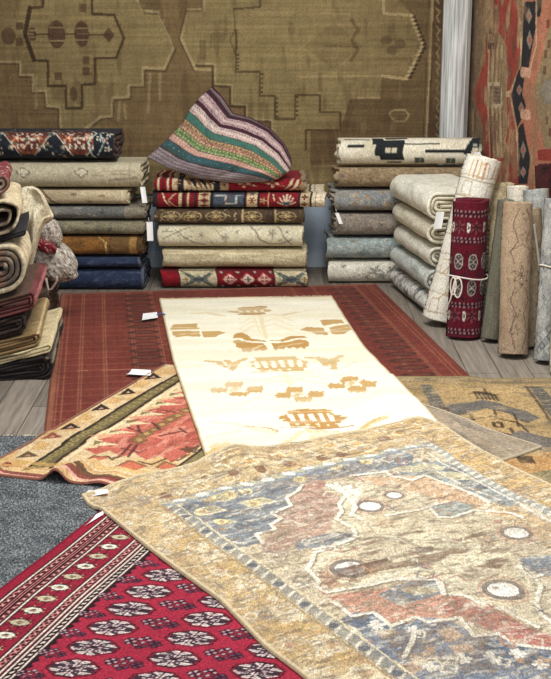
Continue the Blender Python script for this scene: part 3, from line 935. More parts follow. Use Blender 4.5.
# big faded rug in the foreground ----------------------------------------------------------
def paint_faded(c):
    P_ = lambda *a: FL(a)
    sand = (192, 174, 138); blue = (134, 141, 147); dblue = (110, 119, 130); salmon = (192, 156, 132); rose = (182, 122, 108)
    cream = (222, 206, 170); white = (240, 232, 212); gold = (204, 164, 96); dk = (110, 90, 72)
    c.c[:] = lin((208, 178, 122))
    c.blotch(5, 5, 0.48, 0.2, (196, 160, 98), 0.8, 3)
    c.blotch(7, 9, 0.6, 0.12, (214, 172, 98), 0.6, 13)
    # border motifs: far border (small dark and gold darts), left border (white rosettes)
    for x, y in ((166, 500), (235, 482), (323, 464), (342, 460.5), (262, 477), (385, 447), (290, 470)):
        c.poly(P_((x - 8, y - 1), (x, y - 3), (x + 8, y + 1), (x + 1, y + 3.5), (x - 5, y + 3)), (140, 98, 66), 0.9)
    for x, y in ((186, 497), (205, 486), (250, 472), (280, 464), (303, 459), (356, 450), (366, 455), (400, 441), (415, 436), (330, 452), (225, 473)):
        c.poly(P_((x - 9, y + 1), (x - 1, y - 4), (x + 9, y), (x, y + 3)), (214, 166, 84), 0.8)
        c.line(P_((x - 9, y + 1), (x - 1, y - 4), (x + 9, y), (x, y + 3), (x - 9, y + 1)), 0.009, (232, 214, 168), 0.8)
    for x, y in ((200, 493), (368, 454), (222, 478), (310, 461), (344, 455)):
        c.line(P_((x - 10, y), (x - 2, y - 4), (x + 10, y), (x, y + 4), (x - 10, y)), 0.008, (236, 222, 184), 0.9)
        c.line(P_((x - 4, y), (x, y - 2), (x + 4, y)), 0.008, (150, 130, 96), 0.8)
    for k in range(7):
        x = 176 + k * 38; y = 528 + k * 31
        for i in range(8):
            a = i * PI / 4
            c.line([fl(x, y), fl(x + 15 * math.cos(a), y + 8 * math.sin(a))], 0.009, (228, 212, 172), 0.8)
            c.dia(*fl(x + 14 * math.cos(a), y + 7.5 * math.sin(a)), .016, .02, (226, 208, 166), 0.8)
        c.ell(*fl(x, y), .018, .022, (190, 160, 116)); c.ell(*fl(x + 19, y + 15), .03, .03, (212, 176, 100), 0.6)
    # field
    field = P_((168, 509), (205, 499), (243, 490), (308, 475), (357, 465), (402, 458), (430, 452), (470, 476), (505, 500), (551, 516), (640, 560), (700, 679), (640, 760), (440, 760), (376, 668), (336, 637), (311, 618), (278, 592), (249, 571), (228, 558))
    c.poly(field, (206, 188, 152))
    # blue corner, near-left and far strip
    bl = P_((176, 513), (208, 497), (243, 491), (308, 477), (352, 467), (402, 460), (414, 464), (412, 472), (386, 476), (351, 480), (330, 484), (302, 489), (298, 495), (290, 498), (285, 503), (291, 510), (274, 515), (270, 519), (281, 523), (270, 530), (275, 537), (256, 542), (263, 551), (240, 556), (228, 557), (205, 540))
    c.poly(bl, blue)
    for q in (((176, 512), (200, 506), (214, 512), (190, 519)), ((206, 520), (232, 513), (244, 519), (220, 526)), ((228, 531), (250, 526), (262, 532), (240, 538)), ((236, 548), (254, 543), (262, 549), (246, 555)), ((262, 494), (292, 488), (300, 491), (272, 499)), ((316, 481), (344, 474), (350, 478), (322, 485))):
        c.poly(P_(*q), dblue, 0.8)
    for q in (((200, 500), (222, 496), (240, 500), (226, 506), (206, 505)), ((240, 507), (262, 502), (276, 506), (252, 512)), ((196, 514), (214, 510), (226, 515), (208, 519)), ((214, 528), (230, 525), (236, 529), (222, 533))):
        c.poly(P_(*q), (206, 190, 140), 0.8)
        c.line(P_(*(q + (q[0],))), 0.008, (228, 214, 176), 0.8)
    for x, y in ((209, 503), (231, 500), (246, 496), (254, 508), (201, 517), (222, 529), (300, 484), (336, 473), (366, 468)):
        c.ell(*fl(x, y), .022, .026, (236, 214, 140)); c.ell(*fl(x, y), .009, .012, (190, 160, 120))
    # far blue corner right
    fr = P_((386, 481), (402, 474), (416, 469), (440, 466), (462, 473), (478, 482), (496, 494), (520, 505), (510, 511), (488, 505), (470, 498), (450, 489), (424, 481), (408, 484))
    c.poly(fr, (150, 158, 156))
    c.poly(P_((440, 474), (456, 471), (476, 483), (494, 494), (478, 494), (456, 486)), dblue, 0.8)
    for x, y in ((410, 476), (430, 473), (462, 482), (448, 480)):
        c.ell(*fl(x, y), .05, .03, (218, 204, 150), 0.7)
    c.line(P_((418, 467), (446, 482), (470, 494), (500, 505)), 0.01, white, 0.7); c.line(P_((430, 462), (462, 478), (500, 499), (551, 524)), 0.011, white, 0.7)
    # salmon areas
    c.poly(P_((302, 488.5), (320, 484.5), (328, 489), (322, 494), (338, 500), (341, 512), (334, 522), (331, 533), (322, 545), (294, 552), (284, 562), (262, 562), (262, 551), (275, 537), (270, 530), (281, 523), (272, 518), (291, 510), (286, 502), (298, 495)), salmon)
    c.blotch(8, 20, 0.56, 0.1, (214, 178, 140), 0.0, 1)
    c.poly(P_((310, 487), (322, 484.5), (327, 489), (318, 494), (306, 493)), rose, 0.75)
    c.poly(P_((304, 500), (320, 499), (336, 503), (326, 508), (300, 512)), rose, 0.4)
    c.poly(P_((360, 481), (386, 482), (424, 483), (450, 491), (486, 506), (510, 514), (540, 526), (520, 528), (480, 514), (440, 505), (404, 494), (376, 490)), (212, 174, 132))
    c.poly(P_((480, 506), (520, 511), (551, 528), (600, 560), (551, 552), (510, 526)), (206, 176, 128))
    # blue tongues in the medallion
    c.poly(P_((292, 549), (312, 545), (330, 541), (354, 537), (357, 543), (344, 549), (318, 556), (296, 558)), blue); c.poly(P_((316, 548), (352, 540), (355, 544), (330, 552)), dblue, 0.7)
    c.poly(P_((430, 512), (444, 506), (458, 504), (474, 509), (472, 514), (460, 520), (440, 521)), (156, 164, 158))
    c.poly(P_((518, 566), (534, 560), (552, 558), (590, 574), (560, 580), (540, 578), (524, 573)), blue); c.poly(P_((522, 569), (540, 565), (552, 572), (538, 576)), dblue, 0.6)
    # cream medallion and its white zigzag outline
    med = [(327, 489), (346, 499), (339, 509), (342, 516), (336, 523), (352, 532), (356, 540), (352, 547), (332, 555), (314, 561), (312, 570), (307, 577), (319, 590), (316, 595), (327, 601), (350, 597), (368, 594), (385, 590), (400, 587), (420, 586), (437, 589), (443, 602), (464, 604), (482, 610), (505, 617), (522, 622), (537, 630)]
    medp = P_(*(med + [(541, 616), (541, 590), (533, 580), (519, 572), (516, 566), (500, 545), (520, 528), (480, 514), (458, 523), (436, 516), (404, 496), (370, 488)]))
    c.poly(medp, (216, 202, 164))
    c.poly(P_((357, 500), (430, 510), (440, 521), (470, 522), (500, 530), (520, 552), (470, 545), (400, 535), (370, 545), (352, 520)), (208, 188, 150), 0.7)
    c.poly(P_((430, 512), (444, 506), (458, 504), (474, 509), (472, 514), (460, 520), (440, 521)), (156, 164, 158))
    # near salmon and rose band
    c.poly(P_((316, 597), (332, 604), (360, 600), (385, 597), (440, 597), (444, 604), (464, 606), (482, 612), (505, 619), (537, 633), (560, 640), (560, 652), (514, 645), (498, 640), (473, 632), (459, 625), (428, 630), (412, 625), (391, 634), (373, 621), (352, 625), (336, 612)), (204, 146, 116))
    c.poly(P_((452, 606), (482, 613), (505, 620), (540, 636), (560, 644), (556, 652), (514, 645), (484, 634), (466, 624), (440, 622), (446, 612)), (188, 112, 98), 0.9)
    c.poly(P_((412, 600), (440, 604), (446, 612), (430, 622), (404, 618)), (206, 152, 124), 0.9)
    c.poly(P_((322, 578), (340, 592), (330, 600), (312, 594)), (186, 116, 84), 0.6)
    # blue patch and lower blue field
    c.poly(P_((378, 604), (392, 596), (410, 590), (439, 589), (442, 602), (424, 608), (398, 614)), blue); c.poly(P_((392, 600), (420, 592), (432, 595), (410, 608)), dblue, 0.7); c.ell(*fl(420, 599), .05, .022, (214, 196, 150), 0.8)
    low = P_((340, 628), (356, 621), (373, 621), (391, 635), (404, 628), (416, 626), (434, 627), (450, 629), (462, 636), (474, 645), (488, 640), (500, 641), (516, 648), (560, 654), (640, 690), (560, 750), (440, 750), (392, 682))
    c.poly(low, (126, 136, 152))
    for q in (((346, 630), (362, 624), (376, 632), (360, 640)), ((384, 648), (420, 640), (436, 652), (402, 664)), ((424, 632), (444, 632), (462, 644), (440, 650)), ((470, 650), (500, 645), (551, 660), (551, 672), (490, 668)), ((452, 660), (480, 664), (500, 679), (460, 679))):
        c.poly(P_(*q), (92, 104, 124), 0.85)
    for q in (((436, 640), (452, 636), (464, 645), (450, 652)), ((376, 640), (394, 638), (400, 644), (382, 648)), ((406, 664), (430, 660), (440, 668), (416, 674)), ((448, 655), (468, 652), (478, 660), (456, 664)), ((396, 676), (412, 670), (426, 679), (410, 684))):
        c.poly(P_(*q), (206, 172, 136), 0.85)
    # white wool flecks and threadbare patches
    c.blotch(14, 60, 0.64, 0.06, (232, 222, 196), 0.45, 51); c.blotch(40, 90, 0.62, 0.08, (230, 220, 196), 0.5, 52)
    c.blotch(26, 90, 0.63, 0.06, (120, 104, 88), 0.6, 53); c.blotch(60, 40, 0.62, 0.08, (150, 130, 104), 0.5, 54)
    c.c *= (1 + .14 * (vnoise(c.t * 150, c.s * 9, 3) * 2 - 1))[:, None]
    # white outlines
    for ln_ in (med, [(541, 588), (536, 606), (541, 618), (556, 628)], [(519, 572), (522, 577), (536, 582), (541, 590)], [(358, 503), (352, 518), (362, 524)],
                [(430, 512), (438, 522), (452, 520), (474, 513), (486, 514), (512, 516), (522, 520)], [(302, 489), (298, 495), (286, 502), (291, 510), (272, 518), (281, 523), (270, 530), (275, 537), (256, 542), (263, 551)],
                [(351, 480), (386, 476), (392, 482), (412, 487), (424, 482), (450, 490), (470, 498), (488, 506)], [(336, 612), (352, 625), (373, 621), (391, 635), (416, 626), (428, 631), (450, 628), (459, 626), (474, 645), (498, 640), (516, 648), (556, 653)],
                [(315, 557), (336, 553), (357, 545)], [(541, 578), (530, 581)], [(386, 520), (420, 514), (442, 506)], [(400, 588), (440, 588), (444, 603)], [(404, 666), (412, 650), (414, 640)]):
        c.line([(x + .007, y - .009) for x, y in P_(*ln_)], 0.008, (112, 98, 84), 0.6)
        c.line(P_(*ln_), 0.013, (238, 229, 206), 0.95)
    # rosettes
    for x, y, w in ((370, 511, 11), (516, 536, 12), (350, 577, 14), (503, 596, 14), (394, 500, 8)):
        c.ell(*fl(x, y), w * .0042, w * .0044, (128, 112, 104), 0.85); c.ell(*fl(x, y), w * .0030, w * .0030, (240, 234, 220))
        c.ell(*fl(x, y), w * .005, w * .0056, (198, 140, 110), 0.6, inner=0.88)
    for x, y in ((492, 665), (517, 657), (414, 640), (376, 634), (430, 676), (540, 668), (462, 668)):
        for a in (0, PI / 2, PI / 4):
            c.line([fl(x - 6 * math.cos(a), y - 4 * math.sin(a)), fl(x + 7 * math.cos(a), y + 4 * math.sin(a))], 0.013, (236, 230, 214), 0.9)
    # white zigzag tuft near the far tip
    for a in (((330, 489), (338, 494), (350, 490), (346, 500), (360, 496), (352, 506)), ((336, 488), (344, 498), (362, 492)), ((346, 500), (356, 512), (350, 520))):
        c.line(P_(*a), 0.014, white, 0.9)
    # worn brown foundation streaks
    c.blotch(5, 13, 0.6, 0.06, (160, 136, 108), 0.3, 31)
    wear = c.inpoly(P_((330, 560), (360, 545), (420, 535), (450, 545), (480, 535), (520, 552), (500, 575), (440, 570), (380, 580), (340, 590)))
    n = fbm((c.x + c.y * .6) * 7, (c.y - c.x * .5) * 30, 41)
    c.fill(np.where(wear, np.clip((n - 0.5) / 0.08, 0, 1), 0) * 0.75, (128, 96, 74))
    for a in (((345, 577), (372, 571), (400, 565), (422, 560), (432, 556)), ((322, 598), (336, 588), (352, 582)), ((398, 545), (420, 556), (445, 558), (470, 552)), ((348, 572), (358, 582), (352, 590)), ((470, 536), (490, 548), (482, 556)), ((340, 540), (360, 548), (380, 545))):
        p = P_(*a); c.line([(x + .006 * math.sin(40 * y), y) for x, y in p], 0.016, (112, 84, 66), 0.5)
    for a in (((180, 542), (206, 537), (226, 532)), ((320, 552), (350, 543), (372, 536)), ((240, 516), (270, 512)), ((330, 520), (300, 528), (280, 530))):
        c.line(P_(*a), 0.012, (120, 100, 80), 0.4)
    # small woven devices scattered over field and borders
    r_ = random.Random(12)
    for i in range(230):
        x = r_.uniform(120, 560); y = r_.uniform(450, 690); X, Y = fl(x, y); k = r_.random(); col = r_.choice([(224, 210, 176), (230, 218, 190), (150, 128, 104), (126, 124, 122), (196, 152, 104), (178, 120, 104)]); g = r_.uniform(.014, .034)
        e1 = np.array([.857, .515]) * g; e2 = np.array([.5, -.866]) * g; o_ = np.array([X, Y])
        if k < .35: c.line([tuple(o_ - e1), tuple(o_ + e2), tuple(o_ + e1), tuple(o_ - e2), tuple(o_ - e1)], .006, col, .7)
        elif k < .6: c.line([tuple(o_ - e1), tuple(o_ + e1)], .007, col, .7); c.line([tuple(o_ - e2), tuple(o_ + e2)], .007, col, .7)
        elif k < .8: c.line([tuple(o_ - e1), tuple(o_), tuple(o_ + e2), tuple(o_ + e2 + e1 * .6)], .007, col, .7)
        else: c.dia(X, Y, g * .6, g * .6, col, .7, rot=.5)
    # guard stripe all round the field
    g1 = [(168, 508), (190, 527), (210, 543), (228, 556), (249, 571), (278, 592), (311, 618), (337, 637), (376, 667), (420, 700)]
    c.line(P_(*g1), 0.038, (146, 144, 134), .8)
    gp = resample(P_(*g1), 30)
    for i in range(29):
        a = gp[i] * .75 + gp[i + 1] * .25; b = gp[i] * .25 + gp[i + 1] * .75
        c.line([tuple(a + (0.013, 0.006)), tuple(a * .5 + b * .5), tuple(b - (0.013, 0.006))], 0.008, (230, 220, 196), 0.85)
        c.line([tuple(a - (0.004, .012)), tuple(a + (.014, .004))], .006, (224, 212, 186), .7)
        if i % 3 == 0: c.ell(*gp[i], .014, .014, (96, 100, 110), 0.8)
    off = lambda pts, d: [(x + d * .86, y + d * .5) for x, y in pts]
    c.line(off(P_(*g1), 0.026), 0.007, (222, 204, 160), 0.9); c.line(off(P_(*g1), -0.026), 0.008, (176, 150, 104), 0.9)
    g2 = [(168, 508), (205, 500), (243, 491.5), (308, 475.5), (357, 465), (402, 457.5), (430, 452)]
    c.line(P_(*g2), 0.04, (150, 156, 160))
    gp = resample(P_(*g2), 26)
    for i in range(25):
        q = gp[i]; c.line([(q[0] - .011, q[1] + .004), (q[0] + .012, q[1] + .01)], 0.022, (236, 230, 212) if i % 2 else (196, 186, 150), 0.9)
    g3 = [(430, 452), (457, 469), (486, 486), (512, 500), (551, 517), (600, 540)]
    c.line(P_(*g3), 0.036, (166, 166, 158), 0.9)
    gp = resample(P_(*g3), 26)
    for i in range(25):
        q = gp[i]; c.line([(q[0] - .008, q[1] - .008), (q[0] + .006, q[1] + .008)], 0.013, (230, 222, 200), 0.9)
    # outer edge
    m = np.minimum(np.minimum(c.s, c.W - c.s), c.t)
    c.fill(m < 0.012, (214, 196, 156), 0.8)
    c.shade(0.08, 5, 6, 3); c.shade(0.16, 22, 60, 4); c.shade(0.22, 90, 140, 6, 2); c.grain(0.24, 5)
    g_ = c.c.mean(1, keepdims=True); c.c = (c.c * .78 + g_ * .22) * np.array([1.0, .985, .955])


TL = np.array(fl(82, 498.5)); TRf = np.array(fl(425, 427))
dv = np.array([math.cos(math.radians(-60)), math.sin(math.radians(-60))])
Ltop = [fl(82, 498.5), fl(109, 491), fl(138, 481), fl(176, 474), fl(206, 466), fl(220, 461), fl(234, 457), fl(249, 458), fl(270, 455), fl(300, 448), fl(330, 441), fl(351, 437.5), fl(380, 433), fl(418, 427)]
Lleft = [fl(82, 498.5), fl(88, 507), fl(102, 515.6), fl(147, 553), fl(182, 579.5), fl(220, 607), fl(243, 631), fl(265, 654), fl(298, 679)]
BLp = np.array(fl(298, 679)) + dv * 0.75
Lleft.append(tuple(BLp))
Lright = [fl(418, 427), fl(441, 432), fl(482, 457), fl(551, 489.5)]
BRp = np.array(Lright[-1]) + dv * 1.45
Lright.append(tuple(BRp))


def faded_relief(x, y):
    bx, by = fl(234, 459)
    d = np.hypot((x - bx) / 0.10, (y - by) / 0.16)
    return 0.018 * np.exp(-d ** 2) + 0.004 * np.maximum(0, fbm(x * 3, y * 3, 7) - 0.5)


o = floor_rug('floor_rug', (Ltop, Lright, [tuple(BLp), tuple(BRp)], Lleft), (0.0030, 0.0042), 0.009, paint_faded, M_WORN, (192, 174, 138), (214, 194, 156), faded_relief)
tag(o, 'big faded sand, blue and salmon rug in the front right with a cream medallion', 'rug', 'rugs spread on the floor')
z_ = 0.026
t_ = tag_card('price_tag', [(*fl(80, 498.5, 0.01), 0.01), (*fl(88, 491, 0.01), .012), (*fl(108, 489, z_), z_), (*fl(108, 493, z_), z_)], o, 0.003)


# ------------------------------------------------------------------ wall hangings
def hanging(name, n_s, n_z, s0, s1, z0, z1, place, paint, mat, base, th=0.01, inward=(0, -1, 0)):
    s = np.linspace(s0, s1, n_s); z = np.linspace(z0, z1, n_z)
    S, Z = np.meshgrid(s, z)
    c = Cloth(S, Z, base); paint(c)
    rip = 0.004 * np.sin(S.ravel() * 9 + 1.3 * vnoise(S.ravel() * 2, Z.ravel(), 5)) * vnoise(S.ravel() * 1.7, Z.ravel() * .6, 9) + 0.004
    V = place(S.ravel(), Z.ravel(), th + rip)
    Q = grid_quads(n_z, n_s)
    I = np.arange(n_s * n_z).reshape(n_z, n_s)
    ring = np.r_[I[0, :-1], I[:-1, -1], I[-1, :0:-1], I[:0:-1, 0]]
    low = place(S.ravel()[ring], Z.ravel()[ring], np.full(len(ring), 0.0015))
    k = len(V) + np.arange(len(ring))
    Qs = np.stack([np.roll(ring, -1), ring, k, np.roll(k, -1)], -1)
    return mesh_obj(name, np.vstack([V, low]), np.vstack([Q, Qs]), np.vstack([c.c, c.c[ring]]), mat)


def BW(pts):
    return [at(x, y, BACK_Y - 0.015) for x, y in pts]


def paint_olive(c):
    dk = (66, 50, 36); lt = (176, 156, 114); base = (138, 121, 83); br = (116, 93, 64)
    c.c[:] = lin(base)
    c.blotch(1.6, 1.6, 0.45, 0.3, (140, 122, 82), 0.8, 3)
    c.blotch(2.2, 1.5, 0.55, 0.2, (112, 92, 62), 0.6, 9)
    # brownish areas
    c.poly(BW([(-60, 64), (0, 62), (20, 62), (20, 75), (33, 75), (33, 91), (46, 91), (47, 106), (60, 107), (60, 160), (-60, 160)]), br, 0.85)
    c.poly(BW([(100, 116), (112, 115), (112, 98), (129, 97), (129, 85), (143, 85), (143, 68), (164, 69), (174, 47), (170, 36), (158, 12), (143, 11), (138, 0), (138, -40), (206, -40), (204, 10), (188, 10), (181, 38), (196, 70), (214, 70), (214, 88), (230, 88), (230, 106), (246, 107), (246, 122), (270, 122), (270, 160), (100, 160)]), br, 0.8)
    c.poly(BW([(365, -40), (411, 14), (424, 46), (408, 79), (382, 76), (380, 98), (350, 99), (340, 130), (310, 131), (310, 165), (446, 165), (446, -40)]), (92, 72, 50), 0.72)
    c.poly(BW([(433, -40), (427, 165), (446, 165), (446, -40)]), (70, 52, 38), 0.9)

    def dline(p, w=0.015, col=dk, a=0.85): c.line(BW(p), w, col, a)
    def lline(p, w=0.014, a=0.7): c.line(BW(p), w, lt, a)
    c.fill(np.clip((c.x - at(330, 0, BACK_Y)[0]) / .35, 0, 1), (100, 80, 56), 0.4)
    # left medallion
    hexa = [(43, -20), (43, 7), (30, 8), (25, 34), (34, 60), (48, 61), (48, 86), (66, 86), (66, 108), (82, 108), (82, 85), (95, 84), (95, 58), (116, 58), (124, 38), (114, 15), (92, 14), (92, -20)]
    c.poly(BW(hexa), (138, 120, 82), 0.7); dline(hexa)
    dline([(30, 8), (25, 34), (34, 60)], 0.026)
    for x, y, rx, ry in ((57, 34, 8.5, 13), (82, 34, 7, 12), (33, 34, 4, 6.5)):
        c.ell(*at(x, y, BACK_Y), rx / 175, ry / 172, (84, 60, 46), 0.9)
        for k in (-.5, 0, .5): lline([(x - rx * .8, y + ry * k), (x + rx * .8, y + ry * k)], 0.008, 0.5)
    c.dia(*at(109, 35, BACK_Y), 6 / 175, 7 / 172, (86, 62, 46), 0.9); c.ell(*at(9, 36, BACK_Y), 7 / 175, 8 / 172, (86, 64, 48), 0.8)
    dline([(34, 34), (110, 35)], 0.008)
    for x, y in ((86, 60), (86, 71), (83, 8), (20, 26), (20, 42), (58, 76)):
        c.rect(*[v for p in BW([(x - 3.5, y + 4), (x + 3.5, y - 4)]) for v in p], (88, 64, 48), 0.8)
    sq = [(66, 86), (66, 108), (82, 108), (82, 85)]
    c.rect(*[v for p in BW([(69, 105), (79, 87)]) for v in p], (142, 122, 84), 0.6)
    c.ell(*at(74, 94, BACK_Y), .022, .04, (84, 62, 46), 0.7)
    # pale stepped outlines
    st1 = [(-30, 62), (20, 62), (20, 75), (33, 75), (33, 91), (46, 91), (47, 106), (60, 107), (60, 124), (62, 150)]
    lline(st1); dline([(x - 1.5, y + 2) for x, y in st1], 0.01, dk, 0.6)
    st2 = [(60, 135), (78, 135), (100, 117), (112, 116), (112, 98), (129, 97), (129, 85), (143, 85), (143, 68), (164, 69), (174, 47), (170, 36), (158, 12), (143, 11), (138, 0), (138, -20)]
    lline(st2, 0.016); dline([(x + 1.5, y + 2.2) for x, y in st2], 0.011, dk, 0.55)
    st3 = [(203, -20), (204, 10), (188, 10), (181, 38), (196, 70), (214, 71)]
    lline(st3, 0.016); dline([(x - 2, y + 1) for x, y in st3], 0.01, dk, 0.5)
    for p in ((33, 91, 33, 75), (36, 78, 36, 108), (120, 102, 118, 120), (150, 74, 148, 112), (160, 74, 160, 100), (124, 104, 126, 118)):
        lline([(p[0], p[1]), (p[2], p[3])], 0.018, 0.35)
    st4 = [(196, 66), (213, 66), (213, 86), (230, 87), (230, 106), (245, 107), (245, 121), (270, 122), (270, 150)]
    dline(st4, 0.016, dk, 0.75)
    lline([(x + 2, y - 2) for x, y in st4], 0.01, 0.5)
    st5 = [(234, 9), (260, 7), (260, -20)]; st6 = [(236, 30), (236, 72), (260, 72), (260, 96), (275, 96), (275, 119), (295, 119), (295, 95), (320, 95), (320, 112), (340, 112), (340, 130), (306, 130), (306, 150)]
    dline(st5, 0.012, dk, 0.7); dline(st6, 0.012, dk, 0.75); dline([(234, 9), (235, 30), (230, 40), (236, 55)], 0.01, dk, 0.5)
    for i in range(5):
        for x, y in ((262, 74 + 4.5 * i), (277, 98 + 4.5 * i), (297, 97 + 4.5 * i), (238, 55 + 3.5 * i)):
            c.ell(*at(x, y, BACK_Y), .009, .006, dk, 0.8)
    # right medallion with hooked pale edge
    rm = [(382, -20), (384, 13.6), (411, 15), (423, 46), (407, 79), (382, 76)]
    lline(rm, 0.016, 0.75)
    for a, b in (((411, 15), (423, 46)), ((423, 46), (407, 79))):
        for k in range(8):
            f = (k + .5) / 8; x = a[0] + (b[0] - a[0]) * f; y = a[1] + (b[1] - a[1]) * f
            c.ell(*at(x + 1.5, y, BACK_Y), .014, .010, (62, 48, 36), 0.9); c.ell(*at(x - 1, y - 1.2, BACK_Y), .012, .008, lt, 0.8)
    lline([(300, 77), (382, 76)], 0.01, 0.35); lline([(357, 98), (380, 98)], 0.01, 0.4); lline([(320, 13), (350, 14)], 0.012, 0.35)
    dline([(352, 20), (358, 30), (352, 40), (358, 50), (351, 60)], 0.02, (84, 66, 48), 0.6); c.dia(*at(333, 46, BACK_Y), .16, .13, (94, 76, 52), 0.3)
    dline([(325, 46), (358, 47)], 0.01, dk, 0.4)
    for x, y in ((400, 44), (386, 40), (392, 50)): c.ell(*at(x, y, BACK_Y), .03, .025, (84, 66, 50), 0.6)
    lline([(390, 112), (395, 110), (405, 110), (409, 115), (405, 121), (395, 121), (390, 116), (390, 112)], 0.01, 0.5)
    lline([(433.4, -20), (430, 60), (425, 160)], 0.012, 0.55); dline([(430, -20), (422, 160)], 0.008, dk, 0.5)
    for y in range(-10, 160, 18):
        lline([(436, y), (440, y + 4), (436.5, y + 9), (439, y + 14)], 0.009, 0.4)
    for p in ((200, 40, 206, 60), (345, 120, 350, 128), (318, 72, 322, 92), (210, 34, 212, 48)):
        c.rect(*[v for q in BW([(p[0], p[3]), (p[2], p[1])]) for v in q], (92, 72, 52), 0.5)
    # weave: horizontal wefts, worn vertical streaks
    c.c *= (1 + 0.2 * (vnoise(c.y * 105, c.x * 3, 10) * 2 - 1))[:, None]
    c.c *= (1 + 0.08 * (vnoise(c.x * 120, c.y * 14, 12) * 2 - 1))[:, None]
    c.blotch(26, 5, 0.6, 0.15, (140, 118, 84), 0.3, 14); c.blotch(22, 6, 0.6, 0.15, (72, 54, 40), 0.35, 15)
    c.shade(0.16, 2, 2, 3); c.shade(0.14, 14, 14, 4); c.grain(0.14, 3)


HX0 = at(-150, 0, BACK_Y)[0]; HX1 = at(446, 60, BACK_Y)[0]; HZ0 = at(270, 194, BACK_Y)[1]
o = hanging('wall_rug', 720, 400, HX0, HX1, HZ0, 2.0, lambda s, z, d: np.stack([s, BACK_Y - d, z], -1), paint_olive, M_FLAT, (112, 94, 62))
tag(o, 'huge worn olive brown rug with stepped medallions hanging across the back wall', 'wall rug')


def RWP(pts): return [rwall_pt(x, y) for x, y in pts]


def paint_redhang(c):
    dk = (38, 34, 38); red = (162, 68, 54); be = (168, 142, 108); sal = (180, 118, 90); ol = (150, 130, 96); cr = (206, 178, 140)
    c.c[:] = lin((150, 122, 88))
    C_ = lambda p, col, a=1: c.poly(RWP(p), col, a)
    Ln = lambda p, w, col, a=0.9: c.line(RWP(p), w, col, a)
    C_([(470, -10), (479, -10), (484, 40), (478, 90), (484, 140), (480, 200), (468, 200)], (132, 108, 82))
    # red lobed field
    C_([(489, -10), (526, -10), (521, 60), (511, 94), (517, 130), (520, 170), (519, 190), (486, 190), (484, 130), (475, 96), (486, 56)], red)
    C_([(491, 0), (494, 40), (488, 54), (486, 20)], be, 0.8)
    # beige inner hexagon
    C_([(497, 30), (506, 45), (508, 70), (507, 95), (508, 120), (504, 158), (494, 158), (489, 120), (486, 96), (489, 72)], (158, 132, 98))
    c.poly(RWP([(489, 84), (501.5, 84), (501.5, 106), (489, 106)]), (134, 112, 92)); Ln([(489, 84), (501.5, 84), (501.5, 106), (489, 106), (489, 84)], 0.02, (206, 184, 150))
    for y in (88, 92, 96, 100): Ln([(491, y), (500, y + 1)], 0.01, (96, 76, 66), 0.8)
    for x in (490, 494, 498, 502):
        Ln([(x, 40), (x - 2, 84)], 0.02, (196, 172, 132), 0.7); Ln([(x + 1.5, 44), (x, 82)], 0.012, (116, 78, 60), 0.7)
        Ln([(x - 2, 107), (x, 156)], 0.02, (198, 172, 132), 0.7); Ln([(x, 107), (x + 1.5, 150)], 0.012, (116, 70, 56), 0.7)
    for x, y in ((492, 31), (491, 46)): c.rect(*[v for q in RWP([(x - 3, y + 3), (x + 3, y - 3)]) for v in q], dk, 0.8)
    Ln([(511, 94), (522, 66), (524, -10)], 0.035, cr); Ln([(511, 94), (517.5, 127), (521, 190)], 0.035, cr)
    Ln([(507, 94), (512, 94)], 0.03, cr)
    c.blotch(18, 5.0, 0.56, 0.05, (182, 154, 114), 0.75, 14); c.blotch(22, 7, 0.58, 0.06, (104, 70, 54), 0.6, 15); c.blotch(26, 14, 0.58, 0.08, (126, 104, 78), 0.6, 16)
    # salmon ground and black band of lozenges
    C_([(526, -10), (560, -10), (560, 200), (521, 200), (518, 130), (511, 94), (522, 66)], sal)
    C_([(525.5, 2), (537, 1), (536, 30), (529, 70), (522, 66)], dk); C_([(535, -10), (543, -10), (541, 16), (537, 18)], dk)
    C_([(512, 95), (518, 74), (522, 66), (525, 80), (523, 94), (527, 106), (522, 120), (518, 128)], dk)
    C_([(519, 128), (524, 122), (527, 140), (531, 158), (528, 184), (519, 184)], dk)
    for x, y, h in ((530, 16, 8), (530.5, 40, 10), (520, 90, 6), (522, 108, 7), (524, 150, 9), (524, 172, 6)):
        c.poly(RWP([(x, y - h), (x + 3, y), (x, y + h), (x - 3, y)]), (146, 132, 118), 0.9); c.poly(RWP([(x, y - h * .4), (x + 1.4, y), (x, y + h * .4), (x - 1.4, y)]), (176, 90, 70))
    Ln([(537, -10), (537, 45), (530, 72)], 0.018, cr, 0.8)
    for y in (72, 114): Ln([(523, y), (530, y + 1)], 0.05, (216, 168, 140))
    # olive medallion to the right
    C_([(560, 20), (548, 30), (542, 60), (534, 90), (539, 118), (545, 148), (560, 150)], ol); C_([(545, 80), (552, 80), (552, 104), (545, 104), (540, 92)], (146, 136, 120))
    for x, y in ((546, 54), (549, 44), (545, 70), (547, 120), (550, 132), (548, 24)): c.rect(*[v for q in RWP([(x - 1.6, y + 4), (x + 1.6, y - 4)]) for v in q], (104, 56, 46), 0.8)
    C_([(538, 150), (560, 148), (560, 162), (538, 160)], (150, 60, 50)); Ln([(532, 150), (532, 180)], 0.03, be)
    # worn vertical streaks
    c.blotch(9, 6, 0.62, 0.08, (150, 122, 92), 0.5, 15)
    c.shade(0.2, 20, 4, 3); c.shade(0.2, 20, 30, 4); c.grain(0.22, 3)
    c.gain(0.95)


S0, S1 = 0.012, 2.6
o = hanging('wall_rug', 380, 360, S0, S1, at(0, 196, 6.9)[1] - 0.05, 2.0,
            lambda s, z, d: np.stack([RW0[0] + RWD[0] * s + RWN[0] * d, RW0[1] + RWD[1] * s + RWN[1] * d, z], -1), paint_redhang, M_FLAT, (150, 122, 88))
tag(o, 'rust red and salmon kilim with black lozenge band hanging on the right wall', 'wall rug')


